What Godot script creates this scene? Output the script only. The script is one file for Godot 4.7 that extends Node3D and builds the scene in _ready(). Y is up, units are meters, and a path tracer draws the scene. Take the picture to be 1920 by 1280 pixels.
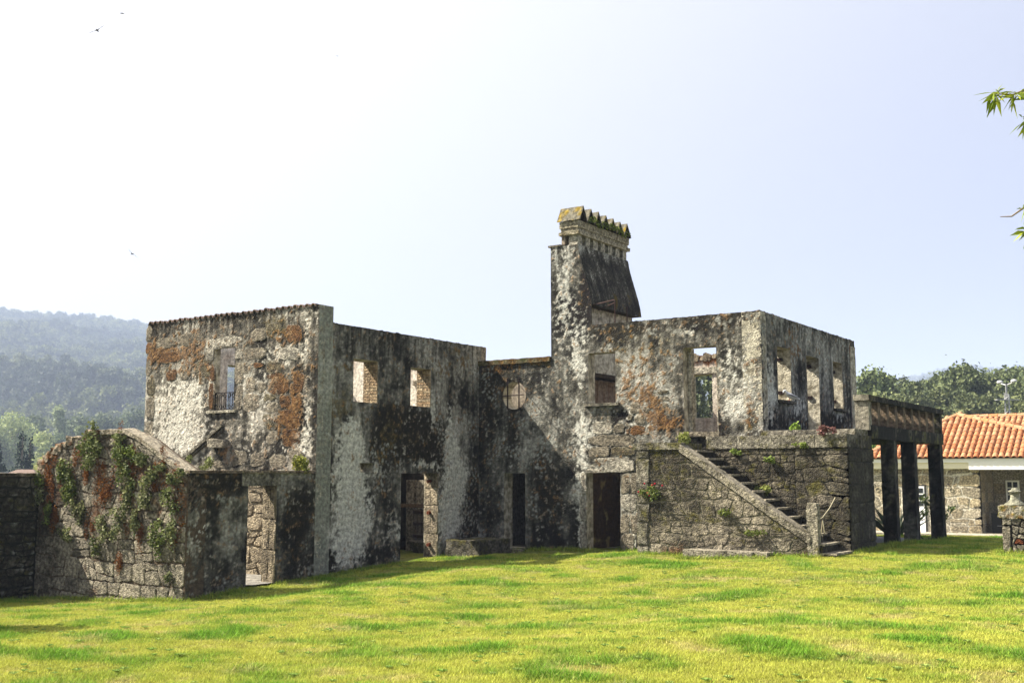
extends Node3D

const EYE := Vector3(0, 2.5, 0)
const EXPOSURE := 3.4
const SUN_WAY := Vector3(1.0, -1.16, -0.44)

# Stains on the plastered faces, in metres along the face and up: [u, height, radius, radius, kind, strength]; kinds: pale, dark, rust, olive, grey
const STAINS_FRONT := [[1.43, 4.16, 0.96, 0.78, 0, 0.61], [1.37, 3.31, 0.85, 0.35, 0, 0.48], [2.04, 4.70, 0.46, 0.35, 0, 0.34], [3.98, 4.76, 0.27, 0.41, 0, 0.34], [4.75, 4.72, 0.42, 0.40, 0, 0.31], [5.38, 5.42, 0.73, 0.19, 0, 0.41], [6.10, 5.97, 0.18, 0.79, 0, 0.34], [6.17, 3.62, 0.14, 0.77, 0, 0.48], [4.40, 3.93, 0.48, 0.47, 0, 0.27], [4.44, 2.99, 1.49, 0.29, 0, 0.17], [5.92, 3.11, 0.27, 0.39, 0, 0.27], [1.43, 6.02, 0.96, 0.29, 2, 0.44], [0.79, 5.75, 0.88, 0.21, 2, 0.64], [1.99, 5.77, 0.38, 0.43, 2, 0.48], [2.43, 5.39, 0.33, 0.28, 2, 0.40], [1.58, 5.30, 0.56, 0.17, 2, 0.40], [0.34, 5.73, 0.27, 0.18, 2, 0.48], [5.61, 5.94, 0.40, 0.29, 2, 0.72], [5.17, 6.18, 0.34, 0.30, 3, 0.60], [4.50, 6.23, 0.38, 0.25, 3, 0.40], [5.22, 4.70, 0.30, 0.21, 2, 0.72], [5.73, 4.48, 0.25, 0.21, 2, 0.64], [5.90, 4.93, 0.18, 0.26, 2, 0.72], [4.83, 5.12, 0.23, 0.08, 2, 0.64], [5.53, 3.83, 0.44, 0.26, 2, 0.80], [5.64, 3.37, 0.25, 0.34, 2, 0.80], [5.88, 4.15, 0.18, 0.18, 2, 0.40], [4.98, 3.65, 0.26, 0.19, 3, 0.50], [3.36, 3.07, 0.28, 0.19, 2, 0.48], [3.10, 6.47, 1.78, 0.23, 1, 0.35], [4.32, 5.83, 0.43, 0.25, 1, 0.35], [4.81, 3.25, 0.56, 0.26, 1, 0.30], [3.26, 2.87, 0.60, 0.27, 1, 0.35], [2.91, 6.21, 0.81, 0.14, 4, 0.40], [0.12, 6.41, 0.18, 0.89, 1, 0.30], [0.26, 4.78, 0.14, 0.37, 3, 0.70], [3.75, 5.32, 0.39, 0.11, 3, 0.40], [0.81, 5.34, 0.44, 0.18, 3, 0.40], [2.44, 5.04, 0.21, 0.28, 3, 0.30]]
const STAINS_SIDE := [[5.02, 3.39, 0.36, 0.40, 0, 0.83], [4.99, 2.59, 0.39, 0.66, 0, 0.99], [5.07, 1.67, 0.42, 0.79, 0, 1.10], [5.03, 0.76, 0.52, 0.39, 0, 0.88], [5.71, 1.25, 0.24, 0.40, 0, 0.33], [9.09, 3.80, 0.14, 0.45, 0, 0.66], [9.22, 3.05, 0.25, 0.45, 0, 0.88], [9.48, 2.46, 0.38, 0.45, 0, 1.04], [9.16, 1.72, 0.49, 0.59, 0, 0.88], [9.00, 1.06, 0.36, 0.29, 0, 0.66], [8.33, 4.21, 0.11, 0.44, 0, 0.66], [8.07, 2.66, 0.51, 0.12, 0, 0.55], [6.09, 2.73, 0.24, 0.19, 0, 0.39], [6.65, 0.95, 0.32, 0.41, 0, 0.28], [5.60, 5.86, 0.50, 0.41, 4, 0.50], [4.61, 5.90, 0.59, 0.32, 4, 0.40], [4.24, 5.46, 0.38, 0.79, 4, 0.40], [3.79, 4.90, 0.18, 1.55, 4, 0.70], [7.33, 5.75, 0.69, 0.29, 4, 0.40], [7.83, 3.61, 1.07, 0.79, 1, 0.95], [6.82, 3.30, 0.78, 0.56, 1, 0.80], [8.54, 3.04, 0.48, 0.58, 1, 0.90], [6.48, 4.12, 0.30, 0.28, 1, 0.30], [5.97, 3.28, 0.29, 0.68, 1, 0.60], [6.20, 2.32, 0.34, 0.82, 1, 0.55], [4.10, 3.62, 0.26, 0.77, 1, 0.50], [4.14, 2.33, 0.34, 1.15, 1, 0.70], [3.27, 1.34, 0.44, 0.86, 1, 0.60], [5.94, 0.44, 1.27, 0.21, 1, 0.50], [3.84, 0.32, 0.73, 0.37, 1, 0.60], [10.05, 1.09, 0.57, 0.90, 1, 0.90], [10.29, 3.07, 0.37, 1.83, 1, 0.50], [4.91, 5.39, 0.16, 0.32, 1, 0.50], [6.23, 5.93, 0.54, 0.20, 1, 0.40], [6.22, 6.32, 2.03, 0.14, 1, 0.30], [6.64, 1.63, 0.30, 0.69, 1, 0.40], [8.75, 5.42, 1.00, 0.45, 3, 0.30], [9.75, 5.97, 0.79, 0.31, 3, 0.30], [7.38, 3.31, 0.92, 0.57, 3, 0.30], [6.28, 3.70, 0.43, 0.83, 3, 0.35], [4.65, 4.17, 0.59, 0.40, 3, 0.50], [4.63, 4.96, 0.79, 0.53, 3, 0.30], [0.70, 1.89, 0.37, 0.46, 1, 0.45], [1.06, 0.28, 0.61, 0.45, 1, 0.55], [1.36, 2.35, 0.31, 0.35, 1, 0.80], [0.53, 2.35, 0.44, 0.28, 1, 0.90], [0.29, 1.23, 0.18, 0.56, 0, 0.22], [1.18, 1.08, 0.37, 0.46, 4, 0.40], [2.96, 0.50, 0.52, 0.36, 4, 0.25], [3.25, 1.96, 0.44, 0.74, 1, 0.30], [3.15, 0.00, 0.52, 0.17, 1, 0.50]]
const STAINS_BACK := [[0.61, 5.37, 0.56, 0.47, 1, 0.60], [0.33, 4.46, 0.34, 1.39, 1, 0.65], [1.17, 3.51, 0.26, 1.06, 1, 0.75], [2.07, 2.75, 0.49, 0.89, 1, 0.50], [2.59, 1.72, 0.43, 1.02, 1, 0.55], [0.43, 1.39, 0.37, 1.35, 1, 0.50], [1.89, 1.13, 0.53, 0.73, 1, 0.35], [1.54, 5.33, 0.54, 0.31, 4, 0.40], [1.17, 4.43, 0.73, 0.91, 4, 0.25], [0.62, 2.30, 0.46, 0.76, 4, 0.30], [2.60, 2.90, 0.43, 0.88, 4, 0.30], [2.93, 0.86, 0.27, 0.57, 4, 0.30], [0.89, 5.64, 0.37, 0.19, 2, 0.80], [1.63, 5.57, 0.45, 0.12, 3, 0.70], [2.26, 5.59, 0.25, 0.15, 3, 0.80], [3.40, 6.12, 0.27, 0.59, 0, 0.29], [3.01, 7.96, 0.31, 1.06, 0, 0.32], [2.88, 6.76, 0.24, 0.60, 0, 0.29], [3.44, 5.38, 0.14, 0.44, 0, 0.50], [3.27, 5.68, 0.10, 0.21, 0, 0.43], [3.50, 3.76, 0.24, 0.36, 0, 0.50], [3.54, 2.89, 0.13, 0.43, 0, 0.50], [3.36, 1.45, 0.13, 1.28, 0, 0.54], [3.80, 3.47, 0.50, 0.36, 0, 0.25], [3.38, 4.35, 0.34, 0.44, 4, 0.40], [2.61, 4.67, 0.35, 0.60, 4, 0.40], [2.62, 7.39, 0.18, 0.91, 1, 0.35], [3.66, 6.40, 0.17, 0.44, 1, 0.30], [5.29, 5.28, 0.63, 0.57, 2, 0.35], [5.51, 4.56, 0.25, 0.31, 2, 0.70], [5.82, 4.13, 0.31, 0.25, 2, 0.80], [6.04, 3.77, 0.38, 0.22, 2, 1.00], [4.96, 4.87, 0.22, 0.29, 2, 0.50], [4.97, 5.87, 0.64, 0.43, 3, 0.40], [6.08, 5.94, 0.46, 0.28, 3, 0.35], [4.49, 6.05, 0.49, 0.29, 1, 0.30], [6.85, 6.45, 0.89, 0.20, 1, 0.35], [5.30, 6.40, 0.94, 0.17, 1, 0.35], [8.03, 6.36, 0.57, 0.22, 1, 0.30], [5.11, 4.15, 0.25, 0.28, 0, 0.29], [7.97, 4.19, 0.31, 0.27, 0, 0.54], [8.20, 4.99, 0.35, 0.67, 0, 0.29], [7.78, 5.15, 0.14, 0.54, 0, 0.22], [6.70, 6.18, 0.21, 0.08, 0, 0.36], [6.22, 5.09, 0.21, 0.42, 4, 0.50], [5.77, 5.82, 0.31, 0.28, 0, 0.18], [8.39, 4.18, 0.14, 0.40, 2, 0.35], [8.45, 5.24, 0.11, 0.19, 2, 0.45], [8.24, 3.65, 0.35, 0.13, 3, 0.50], [7.60, 3.60, 0.20, 0.13, 2, 0.40], [8.37, 5.79, 0.22, 0.40, 4, 0.50], [4.91, 1.20, 0.22, 0.69, 0, 0.22], [4.86, 3.73, 0.32, 0.43, 0, 0.22]]
const STAINS_END := [[0.57, 4.74, 0.30, 0.54, 0, 0.45], [0.60, 4.20, 0.30, 0.34, 0, 0.70], [0.54, 5.82, 0.38, 0.55, 4, 0.50], [2.48, 4.29, 0.59, 0.23, 0, 0.45], [4.22, 6.64, 1.43, 0.18, 1, 0.40], [0.68, 3.80, 0.96, 0.22, 1, 0.95], [2.64, 3.80, 0.85, 0.23, 1, 0.95], [5.34, 3.90, 1.51, 0.22, 1, 0.95], [7.03, 5.49, 0.43, 1.13, 1, 0.35], [2.77, 5.17, 0.34, 0.87, 1, 0.50], [2.64, 6.03, 0.34, 0.44, 2, 0.30], [4.75, 5.02, 0.48, 0.91, 4, 0.30], [6.06, 5.97, 0.62, 0.19, 4, 0.50], [6.10, 4.17, 0.51, 0.22, 0, 0.50], [1.63, 6.07, 0.48, 0.28, 3, 0.30], [2.01, 5.82, 0.33, 0.57, 2, 0.30]]
# Bare stones showing through the plaster: [u, bottom, u, top, tone]
const BACK_STONES := [[3.45, 2.51, 5.12, 2.93, 2], [4.67, 1.97, 4.92, 2.50, 0], [4.94, 1.97, 5.13, 2.50, 0], [4.66, 1.45, 5.15, 1.95, 2], [4.65, 0.92, 4.94, 1.43, 0], [4.95, 0.93, 5.17, 1.44, 0], [4.64, 0.41, 5.09, 0.91, 0], [3.69, 3.23, 5.10, 3.51, 0], [3.69, 2.93, 4.37, 3.22, 0], [4.40, 2.94, 5.09, 3.19, 3], [5.00, 4.09, 5.32, 4.33, 0], [4.88, 3.88, 5.07, 4.07, 0], [5.11, 3.78, 5.47, 4.06, 0], [4.97, 3.51, 5.46, 3.75, 1], [4.46, 3.54, 4.81, 3.83, 0], [4.83, 3.69, 4.96, 3.86, 0], [3.80, 3.55, 4.43, 3.89, 2], [5.35, 4.08, 5.55, 4.28, 0], [4.84, 3.53, 4.96, 3.67, 1], [5.78, 4.54, 6.12, 4.67, 3], [5.87, 4.37, 6.13, 4.51, 0], [5.93, 4.20, 6.11, 4.34, 0], [3.42, 1.91, 3.62, 2.50, 2], [3.39, 1.17, 3.61, 1.90, 2], [3.37, 0.44, 3.60, 1.15, 2]]
const FRONT_STONES := [[2.40, 5.74, 3.83, 6.07, 2], [2.42, 5.41, 2.77, 5.76, 2], [3.55, 5.37, 3.84, 5.67, 2], [3.57, 4.77, 3.92, 5.35, 0], [3.59, 4.08, 3.91, 4.75, 0], [2.58, 4.12, 2.80, 4.82, 1], [2.46, 4.85, 2.79, 5.38, 1], [3.80, 5.03, 4.21, 5.30, 0], [4.27, 5.17, 4.67, 5.30, 1], [4.73, 4.98, 5.30, 5.30, 3], [4.74, 4.82, 5.20, 5.01, 1], [3.94, 4.53, 4.33, 4.97, 0], [4.81, 4.46, 5.56, 4.89, 1], [4.41, 4.51, 4.71, 4.78, 0], [3.90, 4.07, 4.52, 4.52, 0], [4.65, 4.31, 5.10, 4.48, 3], [5.22, 4.08, 5.63, 4.43, 1], [5.61, 4.04, 5.99, 4.35, 1], [4.73, 3.99, 5.19, 4.26, 0], [5.20, 3.61, 5.93, 4.03, 1], [4.59, 3.65, 5.07, 3.97, 3], [5.33, 3.16, 5.95, 3.55, 1], [4.80, 3.22, 5.25, 3.54, 0], [5.65, 4.44, 6.05, 4.94, 1], [5.10, 5.28, 5.88, 5.59, 2], [3.84, 5.34, 4.72, 5.67, 0], [1.43, 4.98, 1.82, 5.44, 0], [1.91, 4.97, 2.71, 5.48, 3], [0.57, 5.47, 1.57, 5.79, 1], [0.83, 4.95, 1.31, 5.29, 1], [0.37, 5.86, 1.22, 6.19, 0], [1.28, 5.85, 2.38, 6.21, 0], [5.36, 5.71, 5.94, 6.14, 1], [4.70, 5.97, 5.27, 6.27, 3], [4.12, 5.83, 4.64, 6.21, 0], [5.56, 2.72, 6.10, 3.08, 0], [4.25, 2.67, 4.82, 3.02, 0], [4.92, 2.64, 5.49, 2.98, 0], [3.56, 2.70, 4.09, 3.07, 0], [2.83, 2.60, 3.47, 2.84, 0], [-0.08, 6.12, 0.17, 6.54, 0], [-0.06, 5.79, 0.28, 6.08, 1], [-0.03, 5.14, 0.25, 5.76, 0], [0.01, 4.60, 0.39, 5.11, 3], [0.05, 3.90, 0.39, 4.58, 0], [0.09, 3.32, 0.38, 3.88, 0], [0.12, 2.74, 0.46, 3.29, 0]]
# Lawn levels measured at the foot of the walls: x, z, level
const LEVELS := [[-18.7, -15.47, -.16], [-18.7, -17.2, -.03], [-18.7, -19.3, 0.0], [-18.7, -21.4, .1], [-18.7, -22.5, .19], [-18.7, -24.2, .23], [-18.7, -25.96, .25], [-15.8, -25.96, .43], [-17.2, -24.5, .33], [-12.4, -23.8, .6], [-8.0, -23.6, .68], [-7.5, -25.0, .72], [-7.5, -28.0, .72], [-7.5, -34.2, .58], [-9.0, -44.0, .0], [-14.0, -50.0, -.22], [-6.0, -50.0, -.22], [-20.35, -15.4, -.28], [-21.65, -15.3, -.35], [-23.9, -15.0, -.45], [-23.5, -11.0, -.35], [-13.5, -20.0, .44], [-13.5, -15.0, .3], [-4.8, -27.2, .7], [0.0, 0.0, .9], [-12.0, -8.0, .25], [-4.0, -12.0, .62], [2.0, -30.0, .7], [3.0, -48.0, .0], [10.0, -20.0, .9], [-22.0, -22.0, .05]]

var M := {}
var nb := FastNoiseLite.new()
var nm := FastNoiseLite.new()
var nf := FastNoiseLite.new()
var nx := FastNoiseLite.new()
var nst := FastNoiseLite.new()
var ncell := FastNoiseLite.new()
var n3 := FastNoiseLite.new()
var rng := RandomNumberGenerator.new()
var level_grid := PackedFloat32Array()
var wts := PackedFloat32Array([0, 0, 0, 0, 0])
var taken := {}

# ---------------------------------------------------------------- mesh building
class MB extends RefCounted:
	var v := PackedVector3Array()
	var n := PackedVector3Array()
	var c := PackedColorArray()
	var ix := PackedInt32Array()
	func vert(p: Vector3, nn: Vector3, cc: Color) -> int:
		v.append(p); n.append(nn); c.append(cc)
		return v.size() - 1
	func tri(a: int, b: int, d: int) -> void:
		if (v[b] - v[a]).cross(v[d] - v[a]).dot(n[a] + n[b] + n[d]) > 0.0:
			ix.append(a); ix.append(d); ix.append(b)
		else:
			ix.append(a); ix.append(b); ix.append(d)
	func flat(a: Vector3, b: Vector3, d: Vector3, cc: Color, out := Vector3.ZERO) -> void:
		var nn := (b - a).cross(d - a).normalized()
		if out != Vector3.ZERO and nn.dot(out) < 0.0:
			nn = -nn
		tri(vert(a, nn, cc), vert(b, nn, cc), vert(d, nn, cc))
	func quad(a: Vector3, b: Vector3, d: Vector3, e: Vector3, cc: Color, out := Vector3.ZERO) -> void:
		var nn := (b - a).cross(e - a).normalized()
		if out != Vector3.ZERO and nn.dot(out) < 0.0:
			nn = -nn
		var i := vert(a, nn, cc)
		vert(b, nn, cc); vert(d, nn, cc); vert(e, nn, cc)
		tri(i, i + 1, i + 2); tri(i, i + 2, i + 3)
	func box(t: Transform3D, s: Vector3, cc: Color) -> void:   # centred on t
		var h := s * 0.5
		for ax in 3:
			for sg: float in [-1.0, 1.0]:
				var d := Vector3.ZERO; d[ax] = sg
				var a := Vector3.ZERO; a[(ax + 1) % 3] = 1.0
				var b := Vector3.ZERO; b[(ax + 2) % 3] = 1.0
				quad(t * ((d - a - b) * h), t * ((d + a - b) * h), t * ((d + a + b) * h), t * ((d - a + b) * h), cc, t.basis * d)
	func tube(path: Array, r0: float, r1: float, sides: int, cc: Color) -> void:
		var rings := []
		for i in path.size():
			var p: Vector3 = path[i]
			var q: Vector3 = path[mini(i + 1, path.size() - 1)]
			var o: Vector3 = path[maxi(i - 1, 0)]
			var t := (q - o).normalized()
			var a := t.cross(Vector3.UP if absf(t.y) < 0.95 else Vector3.RIGHT).normalized()
			var b := t.cross(a)
			var r := lerpf(r0, r1, float(i) / maxf(1.0, path.size() - 1.0))
			var ring := []
			for k in sides:
				var g := TAU * k / sides
				var d := a * cos(g) + b * sin(g)
				ring.append(vert(p + d * r, d, cc))
			rings.append(ring)
		for i in path.size() - 1:
			for k in sides:
				var k2 := (k + 1) % sides
				tri(rings[i][k], rings[i + 1][k], rings[i + 1][k2])
				tri(rings[i][k], rings[i + 1][k2], rings[i][k2])
		for e in [0, path.size() - 1]:
			var p: Vector3 = path[e]
			var o: Vector3 = path[1 if e == 0 else e - 1]
			var d := (p - o).normalized()
			var m := vert(p, d, cc)
			var f := []
			for k in sides:
				f.append(vert(v[rings[e][k]], d, cc))
			for k in sides:
				tri(m, f[k], f[(k + 1) % sides])
	func lathe(at: Vector3, prof: Array, sides: int, cc: Color) -> void:   # prof: Vector2(radius, height)
		var rows := []
		for i in prof.size():
			var p: Vector2 = prof[i]
			var q: Vector2 = prof[mini(i + 1, prof.size() - 1)] - prof[maxi(i - 1, 0)]
			var row := []
			for k in sides:
				var g := TAU * k / sides
				var d := Vector3(cos(g), 0, sin(g))
				row.append(vert(at + d * p.x + Vector3.UP * p.y, (d * q.y - Vector3.UP * q.x).normalized(), cc))
			rows.append(row)
		for i in prof.size() - 1:
			for k in sides:
				var k2 := (k + 1) % sides
				tri(rows[i][k], rows[i + 1][k], rows[i + 1][k2])
				tri(rows[i][k], rows[i + 1][k2], rows[i][k2])
	func grid(p: PackedVector3Array, cc: PackedColorArray, nu: int, nv: int, skip := PackedByteArray()) -> void:   # rows of nu points; the face looks along d/du x d/dv
		var at := v.size()
		v.append_array(p); c.append_array(cc)
		for j in nv:
			for i in nu:
				var a := p[j * nu + mini(i + 1, nu - 1)] - p[j * nu + maxi(i - 1, 0)]
				var b := p[mini(j + 1, nv - 1) * nu + i] - p[maxi(j - 1, 0) * nu + i]
				n.append(a.cross(b).normalized())
		var masked := skip.size() > 0
		for j in nv - 1:
			for i in nu - 1:
				if masked and skip[j * (nu - 1) + i]:
					continue
				var q := at + j * nu + i
				ix.append(q); ix.append(q + nu + 1); ix.append(q + 1)
				ix.append(q); ix.append(q + nu); ix.append(q + nu + 1)
	func mesh() -> ArrayMesh:
		var a := []
		a.resize(Mesh.ARRAY_MAX)
		a[Mesh.ARRAY_VERTEX] = v; a[Mesh.ARRAY_NORMAL] = n; a[Mesh.ARRAY_COLOR] = c; a[Mesh.ARRAY_INDEX] = ix
		var m := ArrayMesh.new()
		m.add_surface_from_arrays(Mesh.PRIMITIVE_TRIANGLES, a)
		return m

func noise(f: float, oct: int, sd: int, kind := FastNoiseLite.TYPE_SIMPLEX_SMOOTH) -> FastNoiseLite:
	var n := FastNoiseLite.new()
	n.noise_type = kind; n.frequency = f; n.seed = sd
	n.fractal_type = FastNoiseLite.FRACTAL_FBM if oct > 1 else FastNoiseLite.FRACTAL_NONE
	n.fractal_octaves = oct
	return n

func numbered(called: String) -> String:
	var k: int = taken.get(called, -1) + 1
	taken[called] = k
	return called if k == 0 else "%s_%03d" % [called, k]

func thing(called: String, label: String, category: String, at := Vector3.ZERO, group := "", kind := "") -> Node3D:
	var o := Node3D.new()
	o.name = numbered(called)
	o.position = at
	add_child(o)
	tag(o, label, category, group, kind)
	return o

func tag(o: Node, label: String, category: String, group := "", kind := "") -> void:
	o.set_meta("label", label)
	o.set_meta("category", category)
	if group: o.set_meta("group", group)
	if kind: o.set_meta("kind", kind)

func put(called: String, m: Mesh, material: Material, parent: Node3D = self, in_world := true) -> MeshInstance3D:   # meshes are in world axes unless in_world is false
	var o := MeshInstance3D.new()
	o.mesh = m
	o.material_override = null
	for s in m.get_surface_count():
		m.surface_set_material(s, material)
	if parent == self:
		o.name = numbered(called)
	else:
		var k := 0
		var nm2 := called
		while parent.has_node(NodePath(nm2)):
			k += 1
			nm2 = "%s_%03d" % [called, k]
		o.name = nm2
	if in_world:
		var up: Node = parent
		while up != self:
			o.position -= (up as Node3D).position
			up = up.get_parent()
	parent.add_child(o)
	return o

func lone(called: String, m: Mesh, material: Material, at: Vector3, label: String, category: String, group := "", kind := "") -> MeshInstance3D:   # a thing of one mesh, its mesh in its own axes
	var o := put(called, m, material, self, false)
	o.position = at
	tag(o, label, category, group, kind)
	return o

func structure(called: String, m: Mesh, material: Material) -> MeshInstance3D:
	var o := put(called, m, material)
	o.set_meta("kind", "structure")
	return o

func smooth(a: float, b: float, x: float) -> float:
	var t := clampf((x - a) / (b - a), 0.0, 1.0)
	return t * t * (3.0 - 2.0 * t)

func lin(r: float, g: float, b: float) -> Color:
	return Color(r, g, b, 1.0)

# ---------------------------------------------------------------- the lie of the land
func level_of(x: float, z: float) -> float:
	var s := 0.0
	var w := 0.0
	for k: Array in LEVELS:
		var dx: float = x - k[0]
		var dz: float = z - k[1]
		var q := 1.0 / pow(dx * dx + dz * dz + 0.6, 1.35)
		s += q * k[2]; w += q
	return s / w

func ground(x: float, z: float) -> float:
	var fx := clampf((x + 34.0) * 2.0, 0.0, 107.9)
	var fz := clampf((z + 64.0) * 2.0, 0.0, 135.9)
	var i := int(fx)
	var j := int(fz)
	fx -= i; fz -= j
	var q := j * 110 + i
	return lerpf(lerpf(level_grid[q], level_grid[q + 1], fx), lerpf(level_grid[q + 110], level_grid[q + 111], fx), fz)

# ---------------------------------------------------------------- colours of weathered surfaces
func stains(F: PackedFloat32Array, u: float, v: float) -> void:
	wts[0] = 0.0; wts[1] = 0.0; wts[2] = 0.0; wts[3] = 0.0; wts[4] = 0.0
	var i := 0
	var e := F.size()
	while i < e:
		var a := (u - F[i]) / F[i + 2]
		var b := (v - F[i + 1]) / F[i + 3]
		var d := a * a + b * b
		if d < 4.0:
			wts[int(F[i + 4])] += F[i + 5] * exp(-d * 0.8)
		i += 6

func packed(a: Array) -> PackedFloat32Array:
	var o := PackedFloat32Array()
	for r: Array in a:
		for x: float in r:
			o.append(x)
	return o

# Old lime plaster: returns the colour, with the relief in metres as alpha.
func plaster(F: PackedFloat32Array, u: float, v: float, sd: float, base: float, warm: float, crust := .5, vtop := 99.0) -> Color:
	var a := nb.get_noise_2d(u + sd, v)
	var b := nm.get_noise_2d(u + sd, v + 9.0)
	var c := nf.get_noise_2d(u + sd, v)
	var s := nst.get_noise_2d((u + sd) * 2.8, v * 0.4)
	stains(F, u + 0.2 * b + 0.07 * c, v + 0.2 * a + 0.2 * nm.get_noise_2d(v + sd, u) + 0.06 * c)
	var sp := nx.get_noise_2d(u + sd, v)
	var g := base + 0.46 * a + 0.33 * b + 0.24 * c + 0.3 * s + 0.11 * sp + 0.2 * wts[0] - 0.2 * wts[1]
	if wts[4] > 0.0:
		g = lerpf(g, 0.52 + 0.3 * c + 0.2 * s + 0.25 * sp, clampf(wts[4], 0.0, 0.8))
	var col: Color
	if g < 0.18:
		col = lin(.016, .015, .012).lerp(lin(.036, .034, .028), clampf(g * 5.5, 0.0, 1.0))
	elif g < 0.4:
		col = lin(.036, .034, .028).lerp(lin(.15, .143, .122), (g - .18) / .22)
	elif g < 0.62:
		col = lin(.15, .143, .122).lerp(lin(.38, .365, .325), (g - .4) / .22)
	else:
		col = lin(.38, .365, .325).lerp(lin(.76, .735, .68), clampf((g - .62) / .36, 0.0, 1.0))
	# soot and damp, then limewash that is still there
	var run := nst.get_noise_2d((u + sd) * 5.5 + 50.0, v * 0.13)   # rain runs down from the wall top
	var fall := maxf(0.0, vtop - v)
	var drk := smooth(.3, .68, wts[1] + .45 * c + .25 * b + .2 * s + maxf(0.0, .42 * exp(-fall / .55) + .85 * run * exp(-fall / 2.2)))
	col = col.lerp(lin(.018, .015, .009).lerp(lin(.045, .035, .02), clampf(.4 + sp + c, 0.0, 1.0)), drk * .88)
	var pal := smooth(.16, .5, wts[0] + .5 * c + .25 * sp + .15 * s)
	col = col.lerp(lin(.74, .73, .67) * (1.0 + .35 * sp + .3 * c), pal * .9)
	# crusts of pale lichen, dark specks
	var ce := ncell.get_noise_2d(u + sd + .05 * c, v) + .28 * sp + .3 * c
	var li := smooth(-.6, -.86, ce) * smooth(.3 - crust * .6, .75 - crust * .6, b + .9 * a + .3 * sp)
	col = col.lerp(lin(.46, .46, .42), li * .8)
	var sk := smooth(.22, .5, sp + .35 * c + .25 * b)
	col = col.lerp(lin(.03, .027, .018), sk * (.55 - .42 * pal))
	col = lin(col.r * (1.0 + warm), col.g, col.b * (1.0 - warm))
	# olive film and rust-red moss
	var ol := smooth(.25, .6, wts[3] + .45 * c + .3 * b)
	col = col.lerp(lin(.07, .056, .012).lerp(lin(.15, .12, .045), clampf(.5 + 1.5 * sp, 0.0, 1.0)), ol * .72)
	var ru := smooth(.28, .7, wts[2] + .8 * c + .35 * b + .4 * sp)
	col = col.lerp(lin(.085, .032, .008).lerp(lin(.28, .145, .045), clampf(.42 + 1.8 * sp + 1.2 * c, 0.0, 1.0)), ru * .85)
	col.r = clampf(col.r, .008, .9); col.g = clampf(col.g, .008, .9); col.b = clampf(col.b, .006, .9)
	col.a = 0.006 * sp + 0.006 * c + 0.008 * b + 0.008 * ru + 0.003 * li
	return col

# Granite blocks and rubble: the colour at a point of the world, r being the stone's own draw.
func granite(p: Vector3, r: float, dirt_shade: float, warm: float) -> Color:
	var b := n3.get_noise_3d(p.x * .9, p.y * .9, p.z * .9)
	var c := n3.get_noise_3d(p.x * 5.0, p.y * 5.0, p.z * 5.0 + 7.0)
	var e := n3.get_noise_3d(p.x * 14.0, p.y * 14.0, p.z * 14.0)
	var k := .74 + .5 * (r - .5) + .4 * c + .4 * e
	var col := lin(.50 * k * (1.0 + warm), .455 * k, .365 * k * (1.0 - warm))
	var d := smooth(.0, .55, dirt_shade + .75 * b + .6 * c + .45 * e + .25 * (r - .5))
	col = col.lerp(lin(.032, .028, .018), d * .88)
	return col

# ---------------------------------------------------------------- faces, walls and stones
func lines(a: float, b: float, step: float, breaks: Array) -> PackedFloat32Array:
	var k := [a, b]
	for x: float in breaks:
		if x > a + .002 and x < b - .002:
			k.append(x)
	k.sort()
	var o := PackedFloat32Array()
	for i in k.size() - 1:
		var l: float = k[i + 1] - k[i]
		if l < .003:
			continue
		var n := maxi(1, ceili(l / step))
		for j in n:
			o.append(k[i] + l * j / n)
	o.append(k[-1])
	return o

# A flat, slightly rough face from o along ud and vd, looking along ud x vd.
func sheet(mb: MB, o: Vector3, ud: Vector3, vd: Vector3, step: float, colf: Callable, amp := 0.0, holes: Array = []) -> void:
	var U := ud.length()
	var V := vd.length()
	var eu := ud / U
	var ev := vd / V
	var bu := []
	var bv := []
	for h: Rect2 in holes:
		bu.append_array([h.position.x, h.end.x]); bv.append_array([h.position.y, h.end.y])
	var us := lines(0, U, step, bu)
	var vs := lines(0, V, step, bv)
	var p := PackedVector3Array()
	var cc := PackedColorArray()
	for y in vs:
		for x in us:
			var q := o + eu * x + ev * y
			cc.append(colf.call(q))
			if amp > 0.0:
				q += Vector3(n3.get_noise_3d(q.x * 4.0, q.y * 4.0, q.z * 4.0), n3.get_noise_3d(q.y * 4.0 + 31.0, q.z * 4.0, q.x * 4.0), n3.get_noise_3d(q.z * 4.0, q.x * 4.0 - 17.0, q.y * 4.0)) * amp
			p.append(q)
	var skip := PackedByteArray()
	if holes.size():
		for j in vs.size() - 1:
			for i in us.size() - 1:
				var m := Vector2((us[i] + us[i + 1]) * .5, (vs[j] + vs[j + 1]) * .5)
				skip.append(1 if holes.any(func(h): return h.has_point(m)) else 0)
	mb.grid(p, cc, us.size(), vs.size(), skip)

# A rough block between two corners.
func block(mb: MB, a: Vector3, b: Vector3, step: float, colf: Callable, amp := 0.012) -> void:
	var s := b - a
	var X := Vector3(s.x, 0, 0)
	var Y := Vector3(0, s.y, 0)
	var Z := Vector3(0, 0, s.z)
	sheet(mb, a + Z, X, Y, step, colf, amp)
	sheet(mb, a + X, -X, Y, step, colf, amp)
	sheet(mb, a + X + Z, -Z, Y, step, colf, amp)
	sheet(mb, a, Z, Y, step, colf, amp)
	sheet(mb, a + Y + Z, X, -Z, step, colf, amp)
	sheet(mb, a, X, Z, step, colf, amp)

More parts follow.
